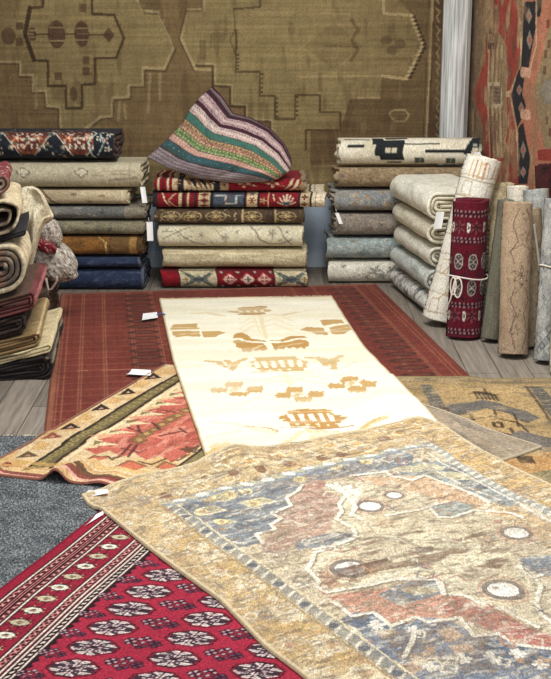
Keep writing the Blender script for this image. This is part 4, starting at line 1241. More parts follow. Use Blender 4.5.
# ------------------------------------------------------------------ folded and rolled rugs
def fold_path(a, b, K, gap, res):
    """flattened spiral, outside in.  returns y (front=-), z, radius normal (ny,nz), turn, w (arc from the front)"""
    c = max(a - b, 0.0); t = b / (K + 0.35)
    ys = []; zs = []; ny = []; nz = []; tn = []; ws = []
    n = int(math.ceil(K))
    for k in range(n):
        hi = 1.0 if k < K - 1 else K - k
        nb, nf, nt, nk = res[0] if k == 0 else res[1]
        segs = []
        for i in range(nb): segs.append((0, i / nb))
        for i in range(nf): segs.append((1, i / nf))
        for i in range(nt): segs.append((2, i / nt))
        for i in range(nk): segs.append((3, i / nk))
        for g, f in segs:
            fr = (g + f) / 4.0
            if fr > hi: continue
            r = b - t * (k + fr)
            if g == 0: y, z, u, v, w = c - 2 * c * f, -1, 0, -1, -(b * PI / 2 + 2 * c * f)
            if g == 0: w = -(b * PI / 2 + 2 * c * (1 - f))
            if g == 1:
                q = -PI / 2 - PI * f; u, v = math.cos(q), math.sin(q); y = -c; w = (f - 0.5) * PI * b
            if g == 2: y = -c + 2 * c * f; u, v = 0, 1; w = b * PI / 2 + 2 * c * f
            if g == 3:
                q = PI / 2 - PI * f; u, v = math.cos(q), math.sin(q); y = c; w = b * PI / 2 + 2 * c + f * PI * b
            ys.append(y + u * r); zs.append(v * r); ny.append(u); nz.append(v); tn.append(k); ws.append(w)
    A_ = np.array
    return A_(ys), A_(zs), A_(ny), A_(nz), A_(tn), A_(ws), t


def folded(name, L, D, H, paint, base, K=2.6, du=0.0055, back=(190, 176, 150), upright=False, amp=0.004, ragged=0.006,
           mat=None, seed=1, droop=0.0, gap=0.78, lean=0.0, wedge=0.0):
    """a rug folded (or rolled) into a soft bar.  length along local X (Z when upright), fold towards -Y, base at z=0"""
    a, b = D / 2, H / 2
    if upright: res = ((14, 30, 1, 14), (6, 14, 1, 10)); y, z, ny, nz, tn, w, t = fold_path(a, b, K, gap, ((1, 72, 1, 40), (1, 15, 1, 12)))
    else: y, z, ny, nz, tn, w, t = fold_path(a, b, K, gap, ((6, 24, 22, 8), (4, 9, 6, 8)))
    M = len(y); n = max(8, int(L / du))
    u = np.linspace(0, L, n)
    U, W = np.meshgrid(u, w, indexing='ij')
    T = np.broadcast_to(tn, U.shape)
    c = Cloth(U, W, base); c.L = L; c.H = H
    c.outer = (T.ravel() == 0)
    paint(c)
    inner = ~c.outer
    c.c[inner] = c.c[inner] * 0.5 + lin(back) * 0.5
    ph = w / max(b, .01)
    d = amp * 2 * (fbm(U * 7 + seed * 3.1, np.broadcast_to(ph, U.shape) * 0.8, seed, 2) - 0.55)
    fade = np.abs(ny)[None, :] if not upright else 1.0        # flat faces stay flat so that bars bed on one another
    d = d * fade
    o1y = y[None] + ny[None] * d; o1z = z[None] + nz[None] * d
    th = t * gap
    i1y = o1y - ny[None] * th; i1z = o1z - nz[None] * th
    # ragged ends
    e = ragged * 2 * (vnoise(w * 14 + seed, tn * 1.7 + seed, seed + 3) - 0.5)
    k = np.linspace(0, 1, n)[:, None]
    e2 = ragged * 2 * (vnoise(w * 14 + seed, tn * 1.9 + seed, seed + 8) - 0.5)
    UU = U + e[None] * (1 - k) + e2[None] * k
    sag = -droop * (2 * k - 1) ** 2
    def pk(Y, Z):
        if upright: return np.stack([Z, Y, UU], -1).reshape(-1, 3)
        Zl = (Z + b) * (1 - wedge * (Y + a) / H) - lean * (Y + a)      # settled lower at the back edge
        return np.stack([UU - L / 2, Y, Zl + sag], -1).reshape(-1, 3)
    Vo = pk(o1y, o1z); Vi = pk(i1y, i1z)
    N = n * M
    Q1 = grid_quads(n, M); Q2 = grid_quads(n, M, N)[:, ::-1]
    I = np.arange(N).reshape(n, M)
    ring = np.r_[I[0, :-1], I[:-1, -1], I[-1, :0:-1], I[:0:-1, 0]]
    r2 = np.roll(ring, -1)
    Q3 = np.stack([r2, ring, ring + N, r2 + N], -1)
    ci = c.c * 0.35 + lin(back) * 0.65
    Q = np.vstack([Q1, Q2, Q3])
    if upright: Q = Q[:, ::-1]
    Q = Q[:, ::-1]
    return mesh_obj(name, np.vstack([Vo, Vi]), Q, np.vstack([c.c, ci]), mat or M_PILE)


# ---- weave designs for folded rugs: x along the length, y around the fold (0 = front)
def finish(c, g=0.18, sh=0.14, seed=1):
    c.shade(sh, 9, 22, seed); c.shade(sh * .8, 60, 60, seed + 1, 2); c.grain(g, seed)


def p_navy_floral(c):
    nav = (36, 38, 46); rust = (136, 86, 64); wh = (214, 200, 178)
    c.c[:] = lin(nav)
    for k in range(7):
        x = 0.02 + 0.27 * k
        c.poly([(x - .03, .16), (x + .05, .02), (x + .10, -.06), (x + .17, -.06), (x + .22, .02), (x + .30, .16)], (122, 70, 54))
        c.poly([(x - .01, .16), (x + .07, .03), (x + .12, -.035), (x + .16, -.035), (x + .20, .03), (x + .28, .16)], (96, 50, 42))
        c.line([(x - .03, .16), (x + .05, .02), (x + .10, -.06)], .007, wh); c.line([(x + .17, -.06), (x + .22, .02), (x + .30, .16)], .007, wh)
        m = x + .135
        c.rosette(m, .045, .034, 4, wh); c.rosette(m, .045, .022, 4, (110, 70, 52))
        c.rosette(m - .055, .055, .03, 5, (196, 120, 84)); c.rosette(m + .055, .055, .03, 5, (196, 120, 84)); c.ell(m - .055, .055, .009, .009, wh); c.ell(m + .055, .055, .009, .009, wh)
        for sx in (-1, 1):
            c.ell(m + sx * .035, .0, .022, .02, wh, inner=.65); c.rosette(m + sx * .085, -.005, .02, 5, (128, 120, 96)); c.ell(m + sx * .085, -.005, .007, .007, wh)
            c.ell(m + sx * .045, .095, .02, .016, wh, inner=.6)
            c.rosette(m + sx * .14, .10, .03, 6, (78, 96, 96)); c.rosette(m + sx * .14, .10, .013, 5, wh); c.rosette(m + sx * .135, -.045, .014, 5, (190, 178, 160))
    r = random.Random(4)
    for i in range(260):
        c.ell(r.uniform(0, c.L), r.uniform(-.08, .3), r.uniform(.004, .010), r.uniform(.003, .008), r.choice([(190, 176, 156), (160, 110, 78), (110, 118, 100), (210, 150, 110), (60, 66, 74)]))
    e = c.L - .10
    c.rect(e, -.2, c.L, .5, nav); c.line([(e, -.09), (e - .03, .02), (e + .01, .09), (e - .02, .2)], .01, (170, 186, 176))
    for x, y in ((.03, .05), (.07, -.02), (.08, .08), (.04, .12), (.065, .035)):
        c.rosette(e + x, y, .022, 5, (196, 196, 184)); c.ell(e + x, y, .007, .007, (150, 80, 60))
    c.line([(e + .02, -.06), (e + .05, .02), (e + .03, .09)], .007, (160, 180, 172))
    finish(c, .25)


def p_cream_star(c):
    c.c[:] = lin((190, 180, 152))
    c.blotch(5, 9, .5, .25, (172, 160, 132), .6, 3)
    for x in (c.L - .31, c.L - .62):
        for a in ((-.028, 0), (.028, 0), (0, .024), (0, -.024)):
            c.ell(x + a[0] * .7, .02 + a[1] * .7, .018, .016, (128, 112, 92)); 
        for a in ((-.028, 0), (.028, 0), (0, .024), (0, -.024), (0, 0)):
            c.ell(x + a[0] * .6, .02 + a[1] * .6, .012, .011, (206, 198, 172))
    c.line([(c.L - .25, .0), (c.L - .06, .012)], .007, (140, 124, 100), .7); c.line([(c.L - .25, .0), (c.L - .2, .03), (c.L - .06, .03)], .005, (150, 136, 110), .6)
    c.line([(c.L - .16, -.03), (c.L - .02, -.015)], .016, (126, 112, 92), .7)
    c.line([(c.L - .055, -.2), (c.L - .055, .2)], .005, (150, 140, 116), .8)
    finish(c, .12)


def p_cream_branch(c):
    c.c[:] = lin((192, 176, 144))
    c.blotch(8, 16, .52, .2, (168, 150, 118), .6, 5)
    c.line([(c.L - .46, .06), (c.L - .40, -.02), (c.L - .36, -.06)], .012, (116, 92, 70)); c.line([(c.L - .44, .03), (c.L - .49, .0)], .01, (120, 96, 74))
    for x, y in ((.47, .0), (.5, -.02), (.2, -.03), (.13, .01), (.28, .02)): c.ell(c.L - x, y, .016, .010, (134, 104, 84), .8)
    c.line([(c.L - .025, -.2), (c.L - .025, .2)], .006, (214, 204, 176), .8)
    finish(c, .14)


def speck(bg, cols, n=170, seed=3, endcol=None, size=(.008, .022)):
    def f(c):
        c.c[:] = lin(bg); r = random.Random(seed)
        for i in range(n):
            x = r.uniform(0, c.L); y = r.uniform(-.09, .30); s = r.uniform(*size)
            k = r.random()
            if k < .5: c.ell(x, y, s, s * r.uniform(.3, .8), r.choice(cols), r.uniform(.4, .9))
            elif k < .8: c.rosette(x, y, s, r.choice((4, 5, 6)), r.choice(cols), .8)
            else: c.line([(x, y), (x + r.uniform(-.04, .04), y + r.uniform(-.02, .02))], .006, r.choice(cols), .8)
        c.blotch(16, 30, .56, .12, cols[0], .5, seed + 3)
        if endcol: c.rect(c.L - .10, -1, c.L, 1, endcol, .6); c.line([(c.L - .10, -1), (c.L - .10, 1)], .006, cols[-1], .8)
        finish(c, .22, .18, seed)
    return f


def p_gold_brown(c):
    c.c[:] = lin((136, 94, 48))
    c.blotch(5, 9, .5, .2, (112, 74, 38), .8, 4); c.blotch(20, 30, .6, .1, (84, 62, 40), .5, 5)
    e = c.L - .17
    c.rect(e, -1, c.L, 1, (110, 84, 52)); c.line([(e - .02, -.09), (e - .02, .02), (e - .07, .07)], .008, (186, 160, 104)); c.line([(e, -1), (e, 1)], .006, (78, 58, 40))
    c.rect(c.L - .07, -1, c.L - .03, 1, (168, 130, 74), .8); c.rect(c.L - .03, -1, c.L, 1, (84, 62, 40), .8)
    finish(c, .2, .2, 4)


def p_navy(c):
    c.c[:] = lin((46, 56, 80)); c.blotch(7, 16, .5, .2, (34, 42, 62), .8, 2); c.blotch(30, 60, .6, .12, (80, 90, 108), .5, 3)
    c.c *= (1 + .2 * (vnoise(c.y * 180, c.x * 8, 3) * 2 - 1))[:, None]
    c.rect(c.L - .015, -1, c.L, 1, (100, 104, 110), .6); finish(c, .2, .15, 5)


def p_red_zigzag(c):
    red = (128, 28, 38); cr = (206, 186, 150); dk = (44, 40, 44)
    c.c[:] = lin(red)
    for e in (.02, .045, .07): c.line([(e, -1), (e, 1)], .010, (60, 30, 36) if e == .045 else cr)
    c.rect(.09, -1, .31, 1, cr); c.rect(.12, -.1, .155, .3, dk); c.rosette(.115, .01, .02, 5, (150, 120, 84))
    for i in range(7):
        x = .15 + .026 * i; c.poly([(x, .05 - .004 * i), (x + .035, .075 - .006 * i), (x + .05, -.02 - .004 * i), (x + .03, .0)], dk if i % 2 else (120, 84, 60)); c.poly([(x, -.08), (x + .02, -.02 - .004 * i), (x + .035, -.08)], dk)
    c.rect(.31, -1, .345, 1, dk); c.rect(.345, -1, .39, 1, (176, 150, 112))
    c.rosette(.365, .0, .02, 6, (90, 70, 60)); c.rosette(.365, .05, .02, 6, (90, 70, 60))
    for x in (.47, .62): c.rosette(x, .01, .034, 4, (206, 172, 140), depth=.5); c.rosette(x, .01, .016, 5, (120, 40, 40)); c.line([(x - .07, .02), (x + .07, -.01)], .007, (160, 110, 90), .7)
    c.poly([(.68, -.04), (.73, .05), (.745, .07), (.72, .0)], cr); c.poly([(.71, -.05), (.75, .03), (.77, .05), (.745, -.02)], cr); c.poly([(.735, -.05), (.78, .03), (.80, .03), (.77, -.04)], (150, 120, 90))
    c.rect(.775, -1, .9, 1, (150, 132, 104)); c.rosette(.79, .03, .02, 6, (70, 56, 50))
    r = random.Random(4)
    for i in range(60): c.ell(r.uniform(0, c.L), r.uniform(-.08, .3), .006, .005, r.choice([cr, dk, (160, 90, 70)]))
    finish(c, .22, .15, 2)


def p_red_blue(c):
    red = (124, 30, 38); cr = (200, 178, 140); bl = (72, 82, 94); dk = (46, 40, 44)
    c.c[:] = lin(red)
    c.rect(0, -1, .03, 1, dk); c.line([(.05, .06), (.07, .0), (.10, -.04)], .008, cr); c.line([(.13, .05), (.09, .0), (.14, -.05)], .008, (190, 150, 120))
    for i, col in enumerate([cr, dk, cr, red, dk]): c.rect(.15 + .022 * i, -1, .165 + .022 * i, 1, col)
    c.rect(.26, -1, .33, 1, cr); 
    for y in (-.04, 0, .04): c.dia(.295, y, .03, .018, (140, 70, 60)); c.dia(.295, y, .014, .009, dk)
    c.rect(.33, -1, .53, 1, bl); c.rect(.33, -1, .345, 1, dk); c.rect(.52, -1, .535, 1, dk)
    c.line([(.36, .03), (.42, .03), (.42, -.02), (.48, -.02), (.48, .035), (.51, .035)], .010, (176, 176, 164)); c.line([(.40, -.04), (.45, .05)], .008, (110, 60, 56))
    c.rect(.54, -1, .60, 1, cr); c.rosette(.57, .0, .022, 6, (120, 70, 56)); c.rosette(.57, .05, .022, 6, bl)
    c.rect(.60, -1, .615, 1, dk); c.rosette(.635, .0, .02, 5, (180, 150, 110)); c.rect(.66, -1, .67, 1, cr)
    for a in range(-3, 4): c.line([(.77, -.035), (.77 + .055 * math.sin(a * .42), -.035 + .075 * math.cos(a * .42))], .008, (206, 182, 160))
    c.ell(.77, -.02, .02, .014, (70, 90, 96)); c.line([(.70, .0), (.69, .04)], .008, cr)
    c.rect(.835, -1, .85, 1, dk)
    c.rect(.85, -1, .9, 1, (190, 170, 136)); c.rosette(.872, .02, .018, 4, dk, depth=.2); c.rosette(.872, -.025, .018, 4, dk, depth=.2); c.ell(.872, .02, .009, .009, (150, 60, 50)); c.ell(.872, -.025, .009, .009, (150, 60, 50))
    c.rect(.9, -1, .915, 1, dk); c.rect(.915, -1, 1.0, 1, (214, 200, 172)); c.line([(.935, -1), (.935, 1)], .006, (150, 130, 110))
    finish(c, .22, .15, 3)


def p_dark_floral(c):
    c.c[:] = lin((78, 64, 50)); gd = (166, 144, 104); br = (128, 96, 64)
    for x in (.09, .20, .33, .52, .70):
        w = .04
        c.rosette(x, .0, w, 6, gd, depth=.3, asp=.8); c.rosette(x, .0, w * .7, 6, (96, 74, 54), depth=.3, asp=.8); c.rosette(x, .0, w * .4, 5, (190, 170, 120), depth=.3)
        c.ell(x, 0, .055, .036, gd, .8, inner=.86)
    r = random.Random(9)
    for i in range(90):
        x = r.uniform(0, c.L); y = r.uniform(-.08, .25); a = r.uniform(0, 6)
        c.line([(x, y), (x + .022 * math.cos(a), y + .02 * math.sin(a))], .006, r.choice([gd, br, (190, 172, 130)]), .9)
    c.line([(.47, -1), (.47, 1)], .008, (180, 160, 120)); c.rect(.60, -1, .64, 1, (60, 48, 42), .7); c.line([(.645, -1), (.645, 1)], .007, gd)
    for y in (-.05, .06): c.line([(0, y), (c.L, y)], .005, (150, 110, 70), .6)
    finish(c, .22, .15, 4)


def p_cream_vine(c):
    c.c[:] = lin((214, 206, 178)); v = (138, 132, 112)
    c.blotch(4, 9, .5, .2, (190, 180, 148), .7, 4)
    c.line([(.02, .03), (.10, .04), (.15, -.01), (.20, -.04), (.26, -.06)], .009, v, .9); c.line([(.03, -.01), (.09, .02), (.14, .05), (.2, .07)], .008, v, .9); c.line([(.15, -.01), (.19, .0)], .008, v)
    c.line([(.50, .08), (.54, .03), (.57, -.02), (.62, -.055), (.68, -.05), (.74, -.02)], .010, v, .9)
    c.line([(.66, .07), (.70, .0), (.74, -.06)], .009, v, .9); c.line([(.3, .06), (.34, .02), (.38, -.05)], .006, v, .6)
    for x, y, s in ((.24, .01, .022), (.37, -.005, .028), (.63, .02, .03), (.44, .03, .016), (.30, -.04, .014), (.72, .03, .02)):
        c.rosette(x, y, s, 5, (160, 156, 134), .9); c.rosette(x, y, s * .5, 5, (128, 120, 100), .8)
    for x, y in ((.05, .05), (.12, .01), (.19, .04), (.56, .05), (.68, -.02), (.46, -.04)): c.ell(x, y, .018, .008, (170, 166, 140), .8, rot=.6)
    finish(c, .10, .10, 5)


def p_cream_plain(c):
    c.c[:] = lin((202, 190, 156))
    c.c *= (1 + .22 * (vnoise(c.y * 110, c.x * 6, 3) * 2 - 1))[:, None]
    c.blotch(5, 40, .55, .12, (170, 154, 120), .7, 4); c.blotch(24, 90, .62, .1, (150, 132, 98), .5, 5); finish(c, .14, .1, 6)


def p_red_medallion(c):
    red = (134, 26, 36); cr = (196, 184, 150); gr = (104, 112, 104); dk = (46, 40, 42)
    c.c[:] = lin(red); c.blotch(9, 9, .5, .2, (110, 20, 30), .8, 4)
    for x0, x1, s in ((.10, .30, 1), (.62, .80, -1)):
        c.rect(x0, -1, x1, 1, cr); m = (x0 + x1) / 2
        c.rect(x0 - .008, -1, x0, 1, dk); c.rect(x1, -1, x1 + .008, 1, dk)
        for a in (-1, 1):
            for q in (-1, 1):
                c.poly([(m + a * .02, q * .01), (m + a * .06, q * .045), (m + a * .085, q * .04), (m + a * .06, q * .015)], gr); c.line([(m + a * .01, q * .01), (m + a * .085, q * .055)], .006, dk)
        c.ell(m, 0, .05, .022, gr); c.ell(m, 0, .03, .013, (74, 76, 78)); c.rosette(m - .07 * s, 0, .018, 4, (150, 120, 70))
    for x in (.37, .47, .56):
        c.dia(x, 0, .055, .055, dk); c.dia(x, 0, .05, .05, (150, 40, 46)); c.dia(x, 0, .036, .036, (210, 176, 160), inner=.72)
        c.line([(x, -.022), (x, .022)], .008, (214, 190, 172)); c.line([(x - .02, 0), (x + .02, 0)], .008, (214, 190, 172))
    c.rosette(.47, 0, .032, 4, (206, 190, 170), depth=.2); c.rosette(.47, 0, .02, 4, (110, 90, 80))
    for x in (.33, .42, .515, .60):
        for q in (-1, 1): c.poly([(x - .03, q * .055), (x, q * .03), (x + .03, q * .055)], dk); c.dia(x, q * .05, .01, .01, (196, 160, 140))
    for y in (-.06, .062): c.line([(0, y), (c.L, y)], .006, dk)
    finish(c, .2, .15, 7)


def p_cream_black(c):
    c.c[:] = lin((226, 219, 198)); dk = (38, 41, 43)
    c.blotch(5, 12, .52, .2, (196, 186, 156), .7, 4)
    c.rect(.19, -.03, .34, .09, dk); c.rect(.215, -.06, .34, .0, dk); c.rect(.25, -.01, .31, .03, (206, 196, 170)); c.line([(.278, -.01), (.278, .03)], .006, dk); c.rect(.17, .05, .23, .12, dk); c.rect(.24, .10, .36, .16, dk); c.poly([(.24, -.062), (.34, -.062), (.32, -.09), (.26, -.09)], (90, 90, 86))
    c.rect(.34, .045, .53, .060, dk); c.rect(.46, .0, .67, .015, dk); c.rect(.04, .03, .13, .043, dk); c.rect(.02, .09, .16, .10, dk)
    for x in (.40, .565): c.rect(x, -.085, x + .05, -.035, (78, 88, 84)); c.line([(x + .02, -.085), (x + .03, -.035)], .006, (150, 150, 130))
    c.poly([(.665, -.01), (.70, -.02), (.71, .02), (.76, .03), (.78, .07), (.75, .12), (.70, .10), (.68, .05)], dk); c.rect(.70, .10, .82, .17, dk); c.rect(.62, .14, .70, .16, dk); c.ell(.72, .045, .014, .010, (150, 150, 140))
    c.poly([(.755, -.03), (.80, -.01), (.82, .05), (.79, .06)], (110, 118, 112))
    r = random.Random(2)
    for i in range(10): x = r.uniform(.05, .8); c.rect(x, .2, x + r.uniform(.04, .12), .2 + r.uniform(.015, .05), dk)
    finish(c, .12, .1, 8)


def p_blots(c):
    c.c[:] = lin((212, 207, 190)); c.blotch(5, 9, .5, .2, (194, 188, 170), .7, 3)
    for x, y, s in ((.25, .01, .04), (.29, -.02, .03), (.34, .02, .034), (.21, -.03, .02), (.08, .04, .02), (.40, -.03, .026), (.52, .02, .04), (.65, -.01, .03)): c.rosette(x, y, s, 5, (126, 124, 116), .85)
    c.line([(.1, -.04), (.22, .0), (.35, -.04)], .006, (140, 136, 124), .7); finish(c, .14, .12, 4)


def p_leaf(c):
    c.c[:] = lin((206, 204, 194)); r = random.Random(8)
    for i in range(90):
        x = r.uniform(0, c.L); y = r.uniform(-.09, .3); a = r.uniform(.3, 1.2)
        c.ell(x, y, .03, .010, r.choice([(112, 116, 116), (136, 138, 134), (96, 100, 104)]), .85, rot=a)
        if i % 4 == 0: c.ell(x, y, .022, .004, (216, 214, 200), .9, rot=a)
    finish(c, .2, .14, 5)


def p_pale(bg, v, seed):
    def f(c):
        c.c[:] = lin(bg); r = random.Random(seed)
        for i in range(26):
            x = r.uniform(0, c.L); y = r.uniform(-.08, .45); s = r.uniform(.02, .05)
            c.rosette(x, y, s, r.choice((4, 5, 6)), v, .5); c.ell(x, y, s * .35, s * .3, bg, .6)
            c.line([(x, y), (x + r.uniform(-.09, .09), y + r.uniform(-.05, .05))], .008, v, .6)
        c.blotch(6, 9, .55, .15, v, .35, seed); finish(c, .12, .1, seed)
    return f


def set_on(o, x, y, z, deg=0.0):
    o.location = (x, y, z); o.rotation_euler = (0, 0, math.radians(deg)); return o


# ---- stack in the middle of the back wall
def stack(Yf, bounds, z0=0.0):
    zs = [zat(b, Yf) for b in bounds]; d = z0 - zs[0]
    return [z + d for z in zs]


CY = 6.775
zc = stack(CY, [290, 270, 249.5, 225, 209.5, 193, 179])
spec = [  # left px, right px, painter, base, label
    (160, 307, p_red_medallion, 'red and cream medallion rug folded at the bottom of the middle stack', 'bottom'),
    (162, 307, p_cream_plain, 'plain streaky cream rug folded second from the bottom of the middle stack', ''),
    (157, 303, p_cream_vine, 'cream rug with grey vines folded in the middle stack, under the dark brown floral one', ''),
    (155, 304, p_dark_floral, 'dark brown and gold floral rug folded in the middle stack', ''),
    (153, 325, p_red_blue, 'red and slate blue rug in the middle stack whose rolled cream end sticks out right', ''),
    (156, 306, p_red_zigzag, 'crimson rug with cream and black zigzags folded under the striped cushion', '')]
CENTRE = []
for i, (l, r, pt, lab, _) in enumerate(spec):
    xl = at(l, 240, CY)[0]; xr = at(r, 240, CY)[0]; L = xr - xl; H = zc[i + 1] - zc[i]
    D = 0.44 if i < 4 else 0.40
    def scaled(c, pt=pt, L=L, i=i):
        f = {4: 0.99, 5: .80}.get(i, .80) / L
        c.x = c.x * f; c.L = c.L * f; pt(c)
    o = folded('folded_rug', L, D, H, scaled, (180, 160, 130), K=2.6 if i != 5 else 2.3, seed=i + 1, amp=0.005, back=(150, 120, 96) if i in (0, 3, 4, 5) else (196, 184, 152), ragged=0.008)
    set_on(o, (xl + xr) / 2, CY + D / 2 + (0, .006, -.004, .004, .0, .006)[i], zc[i] + 0.0004 * i)
    tag(o, lab, 'rug', 'folded rugs in the middle stack'); CENTRE.append(o)
CTOP = zc[6] + 0.003

# ---- stack at the left of the back wall
LY = 6.74
zl = stack(LY, [293, 271, 259, 238, 222.5, 208, 192, 164, 134])
spec = [
    (142, p_navy, 'navy blue rug folded at the very bottom of the left back stack', (60, 66, 84)),
    (139, p_navy, 'thin navy rug folded between the gold brown rug and the bottom navy one', (60, 66, 84)),
    (142, p_gold_brown, 'golden brown rug with a pale corner line folded in the left back stack', (110, 84, 56)),
    (143, speck((136, 128, 104), [(112, 108, 92), (160, 150, 122), (94, 92, 84)], 170, 6), 'thin olive grey speckled rug folded right above the golden brown one', (150, 140, 116)),
    (145, speck((104, 104, 100), [(134, 130, 118), (78, 80, 84), (160, 150, 128)], 190, 8, (150, 138, 114)), 'blue grey mottled rug with beige end folded in the left back stack', (150, 140, 120)),
    (129, p_cream_branch, 'beige rug with a dark branch line folded in the left back stack', (190, 178, 150)),
    (143, p_cream_star, 'thick cream rug with a small star folded under the navy floral rug', (202, 192, 164)),
    (117, p_navy_floral, 'navy and rust floral rug folded on top of the left back stack', (96, 70, 60))]
LEFT = []
for i, (r, pt, lab, bk) in enumerate(spec):
    xr = at(r, 230, LY)[0]; L = 0.86 + 0.01 * (i % 3); xl = xr - L; H = zl[i + 1] - zl[i]
    o = folded('folded_rug', L, 0.42, H, pt, (150, 140, 120), K=2.4 if H > .08 else 1.7, seed=11 + i, amp=0.006 if i < 7 else .013, back=bk, ragged=0.010)
    set_on(o, (xl + xr) / 2, LY + 0.21 + (0, .004, .0, .006, 0, .004, -.006, .0)[i], zl[i] + 0.0004 * i)
    tag(o, lab, 'rug', 'folded rugs in the left back stack'); LEFT.append(o)


def hung_tag(parent, px, py0, py1, Y, w=0.018, lean=0.01):
    x0, z0 = at(px, py0, Y); x1, z1 = at(px + lean * 200, py1, Y)
    iv = Matrix.Translation(parent.location) @ parent.rotation_euler.to_matrix().to_4x4()
    iv = iv.inverted()
    pts = [iv @ Vector(q) for q in ((x0 - w, Y, z0), (x0 + w, Y + .004, z0), (x1 + w, Y + .004, z1), (x1 - w, Y, z1))]
    o = tag_card('price_tag', pts, parent, 0.003)
    top = (Vector(pts[0]) + Vector(pts[1])) / 2
    tube('tag_string', [top + Vector((-.002, -.001, -.002)), top + Vector((-.004, 0, .010)), top + Vector((-.006, .008, .022))], .0012, M_STRING, parent, 5)
    return o


hung_tag(LEFT[6], 142.5, 187, 203, LY - .004, .013, .012)
hung_tag(LEFT[4], 149.5, 222, 241, LY - .006, .016, .004)

# ---- stack at the right of the back wall
RY = 6.89
zr = stack(RY, [286, 262, 239, 214.5, 190.5, 168.5, 139])
spec = [
    (330, p_blots, 'cream rug with grey blossoms folded at the bottom of the right back stack', (200, 194, 176)),
    (328, speck((152, 162, 158), [(118, 134, 136), (190, 192, 180), (128, 122, 106)], 190, 21), 'pale teal blue rug folded second from the bottom of the right back stack', (176, 176, 164)),
    (333, speck((142, 132, 120), [(120, 112, 104), (164, 150, 130), (112, 92, 86)], 150, 22), 'grey mauve rug with a white tag folded in the right back stack', (170, 158, 140)),
    (331, speck((142, 144, 142), [(158, 132, 96), (120, 124, 126), (170, 160, 136)], 150, 23), 'grey blue rug with tan flecks folded in the right back stack', (176, 160, 132)),
    (334, speck((146, 126, 98), [(126, 108, 84), (170, 150, 116), (110, 100, 88)], 160, 24), 'tan brown rug folded beneath the cream and black one', (170, 150, 120)),
    (337, p_cream_black, 'cream rug with bold black shapes folded on top of the right back stack', (212, 204, 178))]
RIGHT = []
for i, (l, pt, lab, bk) in enumerate(spec):
    xl = at(l, 230, RY)[0]; L = 0.60 if i < 4 else (.68, .74)[i - 4]; H = zr[i + 1] - zr[i]
    D = 0.40 if i < 4 else 0.245
    o = folded('folded_rug', L, D, H, pt, (150, 140, 120), K=2.5, seed=31 + i, amp=0.007, back=bk, ragged=0.022, gap=.7)
    ang = 0.0
    set_on(o, xl + L / 2 + .01, RY + D / 2 + .0, zr[i] + 0.0004 * i, ang)
    tag(o, lab, 'rug', 'folded rugs in the right back stack'); RIGHT.append(o)
hung_tag(RIGHT[2], 337, 213, 224, RY - .012, .010, .02)
hung_tag(RIGHT[5], 477, 152, 160, RY - .012, .016, .02)

# ---- pale stack in front of it, seen from its ends
FA = np.array([0.607, 6.825]); FB = np.array([0.724, 6.22])        # far and near lower left corners
ax = (FB - FA) / np.hypot(*(FB - FA)); FANG = math.degrees(math.atan2(ax[1], ax[0]))
FLn = float(np.hypot(*(FB - FA))); side = np.array([-ax[1], ax[0]])      # to the right when looking from far to near? fixed below
if side[0] < 0: side = -side
spec = [
    (0.118, p_leaf, 'grey and white leafy rug folded at the bottom of the pale front stack', (196, 192, 178), 0, 0),
    (0.116, p_pale((196, 200, 192), (152, 158, 154), 41), 'pale grey green rug folded second from the bottom of the pale front stack', (196, 194, 180), .0, 0),
    (0.116, p_pale((224, 220, 204), (196, 190, 170), 42), 'plain ivory rug folded in the middle of the pale front stack', (208, 202, 182), .012, -.01),
    (0.118, p_pale((222, 214, 192), (192, 184, 158), 43), 'cream rug with an open spiral fold second from the top of the pale front stack', (196, 186, 160), .008, 0),
    (0.150, p_pale((226, 222, 204), (190, 190, 174), 44), 'thick ivory rug with a spiral end folded on top of the pale front stack', (204, 192, 160), -.004, 0.01)]
PALE = []; zz = 0.0
for i, (H, pt, lab, bk, dx, dl) in enumerate(spec):
    D = 0.40
    o = folded('folded_rug', FLn + dl, D, H, pt, (200, 190, 170), K=2.5 if i < 4 else 3.4, seed=51 + i, amp=0.008, back=bk, ragged=0.012)
    mid = (FA + FB) / 2 + side * (D / 2 + dx)
    # local -Y (the fold) must face left: local X along -ax
    set_on(o, mid[0], mid[1], zz + .0004 * i, FANG)
    zz += H
    tag(o, lab, 'rug', 'folded pale rugs in front of the right back stack'); PALE.append(o)
hung_tag(PALE[4], 440.5, 212, 229, 6.185, .020, -.015)


# ------------------------------------------------------------------ rolls standing on end at the right
def standing(base, base_Y, top, top_Y, r, paint, base_col, label, back=(190, 176, 150), K=3.6, seed=1, mat=None, asp=1.0, face=0):
    """base / top: photo points of the axis ends, at the given depths"""
    bx, _ = at(base[0], base[1], base_Y); tx, tz = at(top[0], top[1], top_Y)
    b = Vector((bx, base_Y, 0.0)); t = Vector((tx, top_Y, tz))
    d = (t - b); L = d.length
    o = folded('rolled_rug', L, 2 * r * asp, 2 * r, paint, base_col, K=K, upright=True, seed=seed, back=back, amp=0.004, ragged=0.006, du=0.005, mat=mat)
    q = Vector((0, 0, 1)).rotation_difference(d.normalized())
    o.rotation_mode = 'QUATERNION'; o.rotation_quaternion = q @ Matrix.Rotation(face, 4, 'Z').to_quaternion()
    tilt = math.acos(max(-1, min(1, d.normalized().z)))
    o.location = b + Vector((0, 0, r * math.sin(tilt) * .98 + 0.003))
    tag(o, label, 'rug', 'rolled rugs standing at the right wall')
    return o


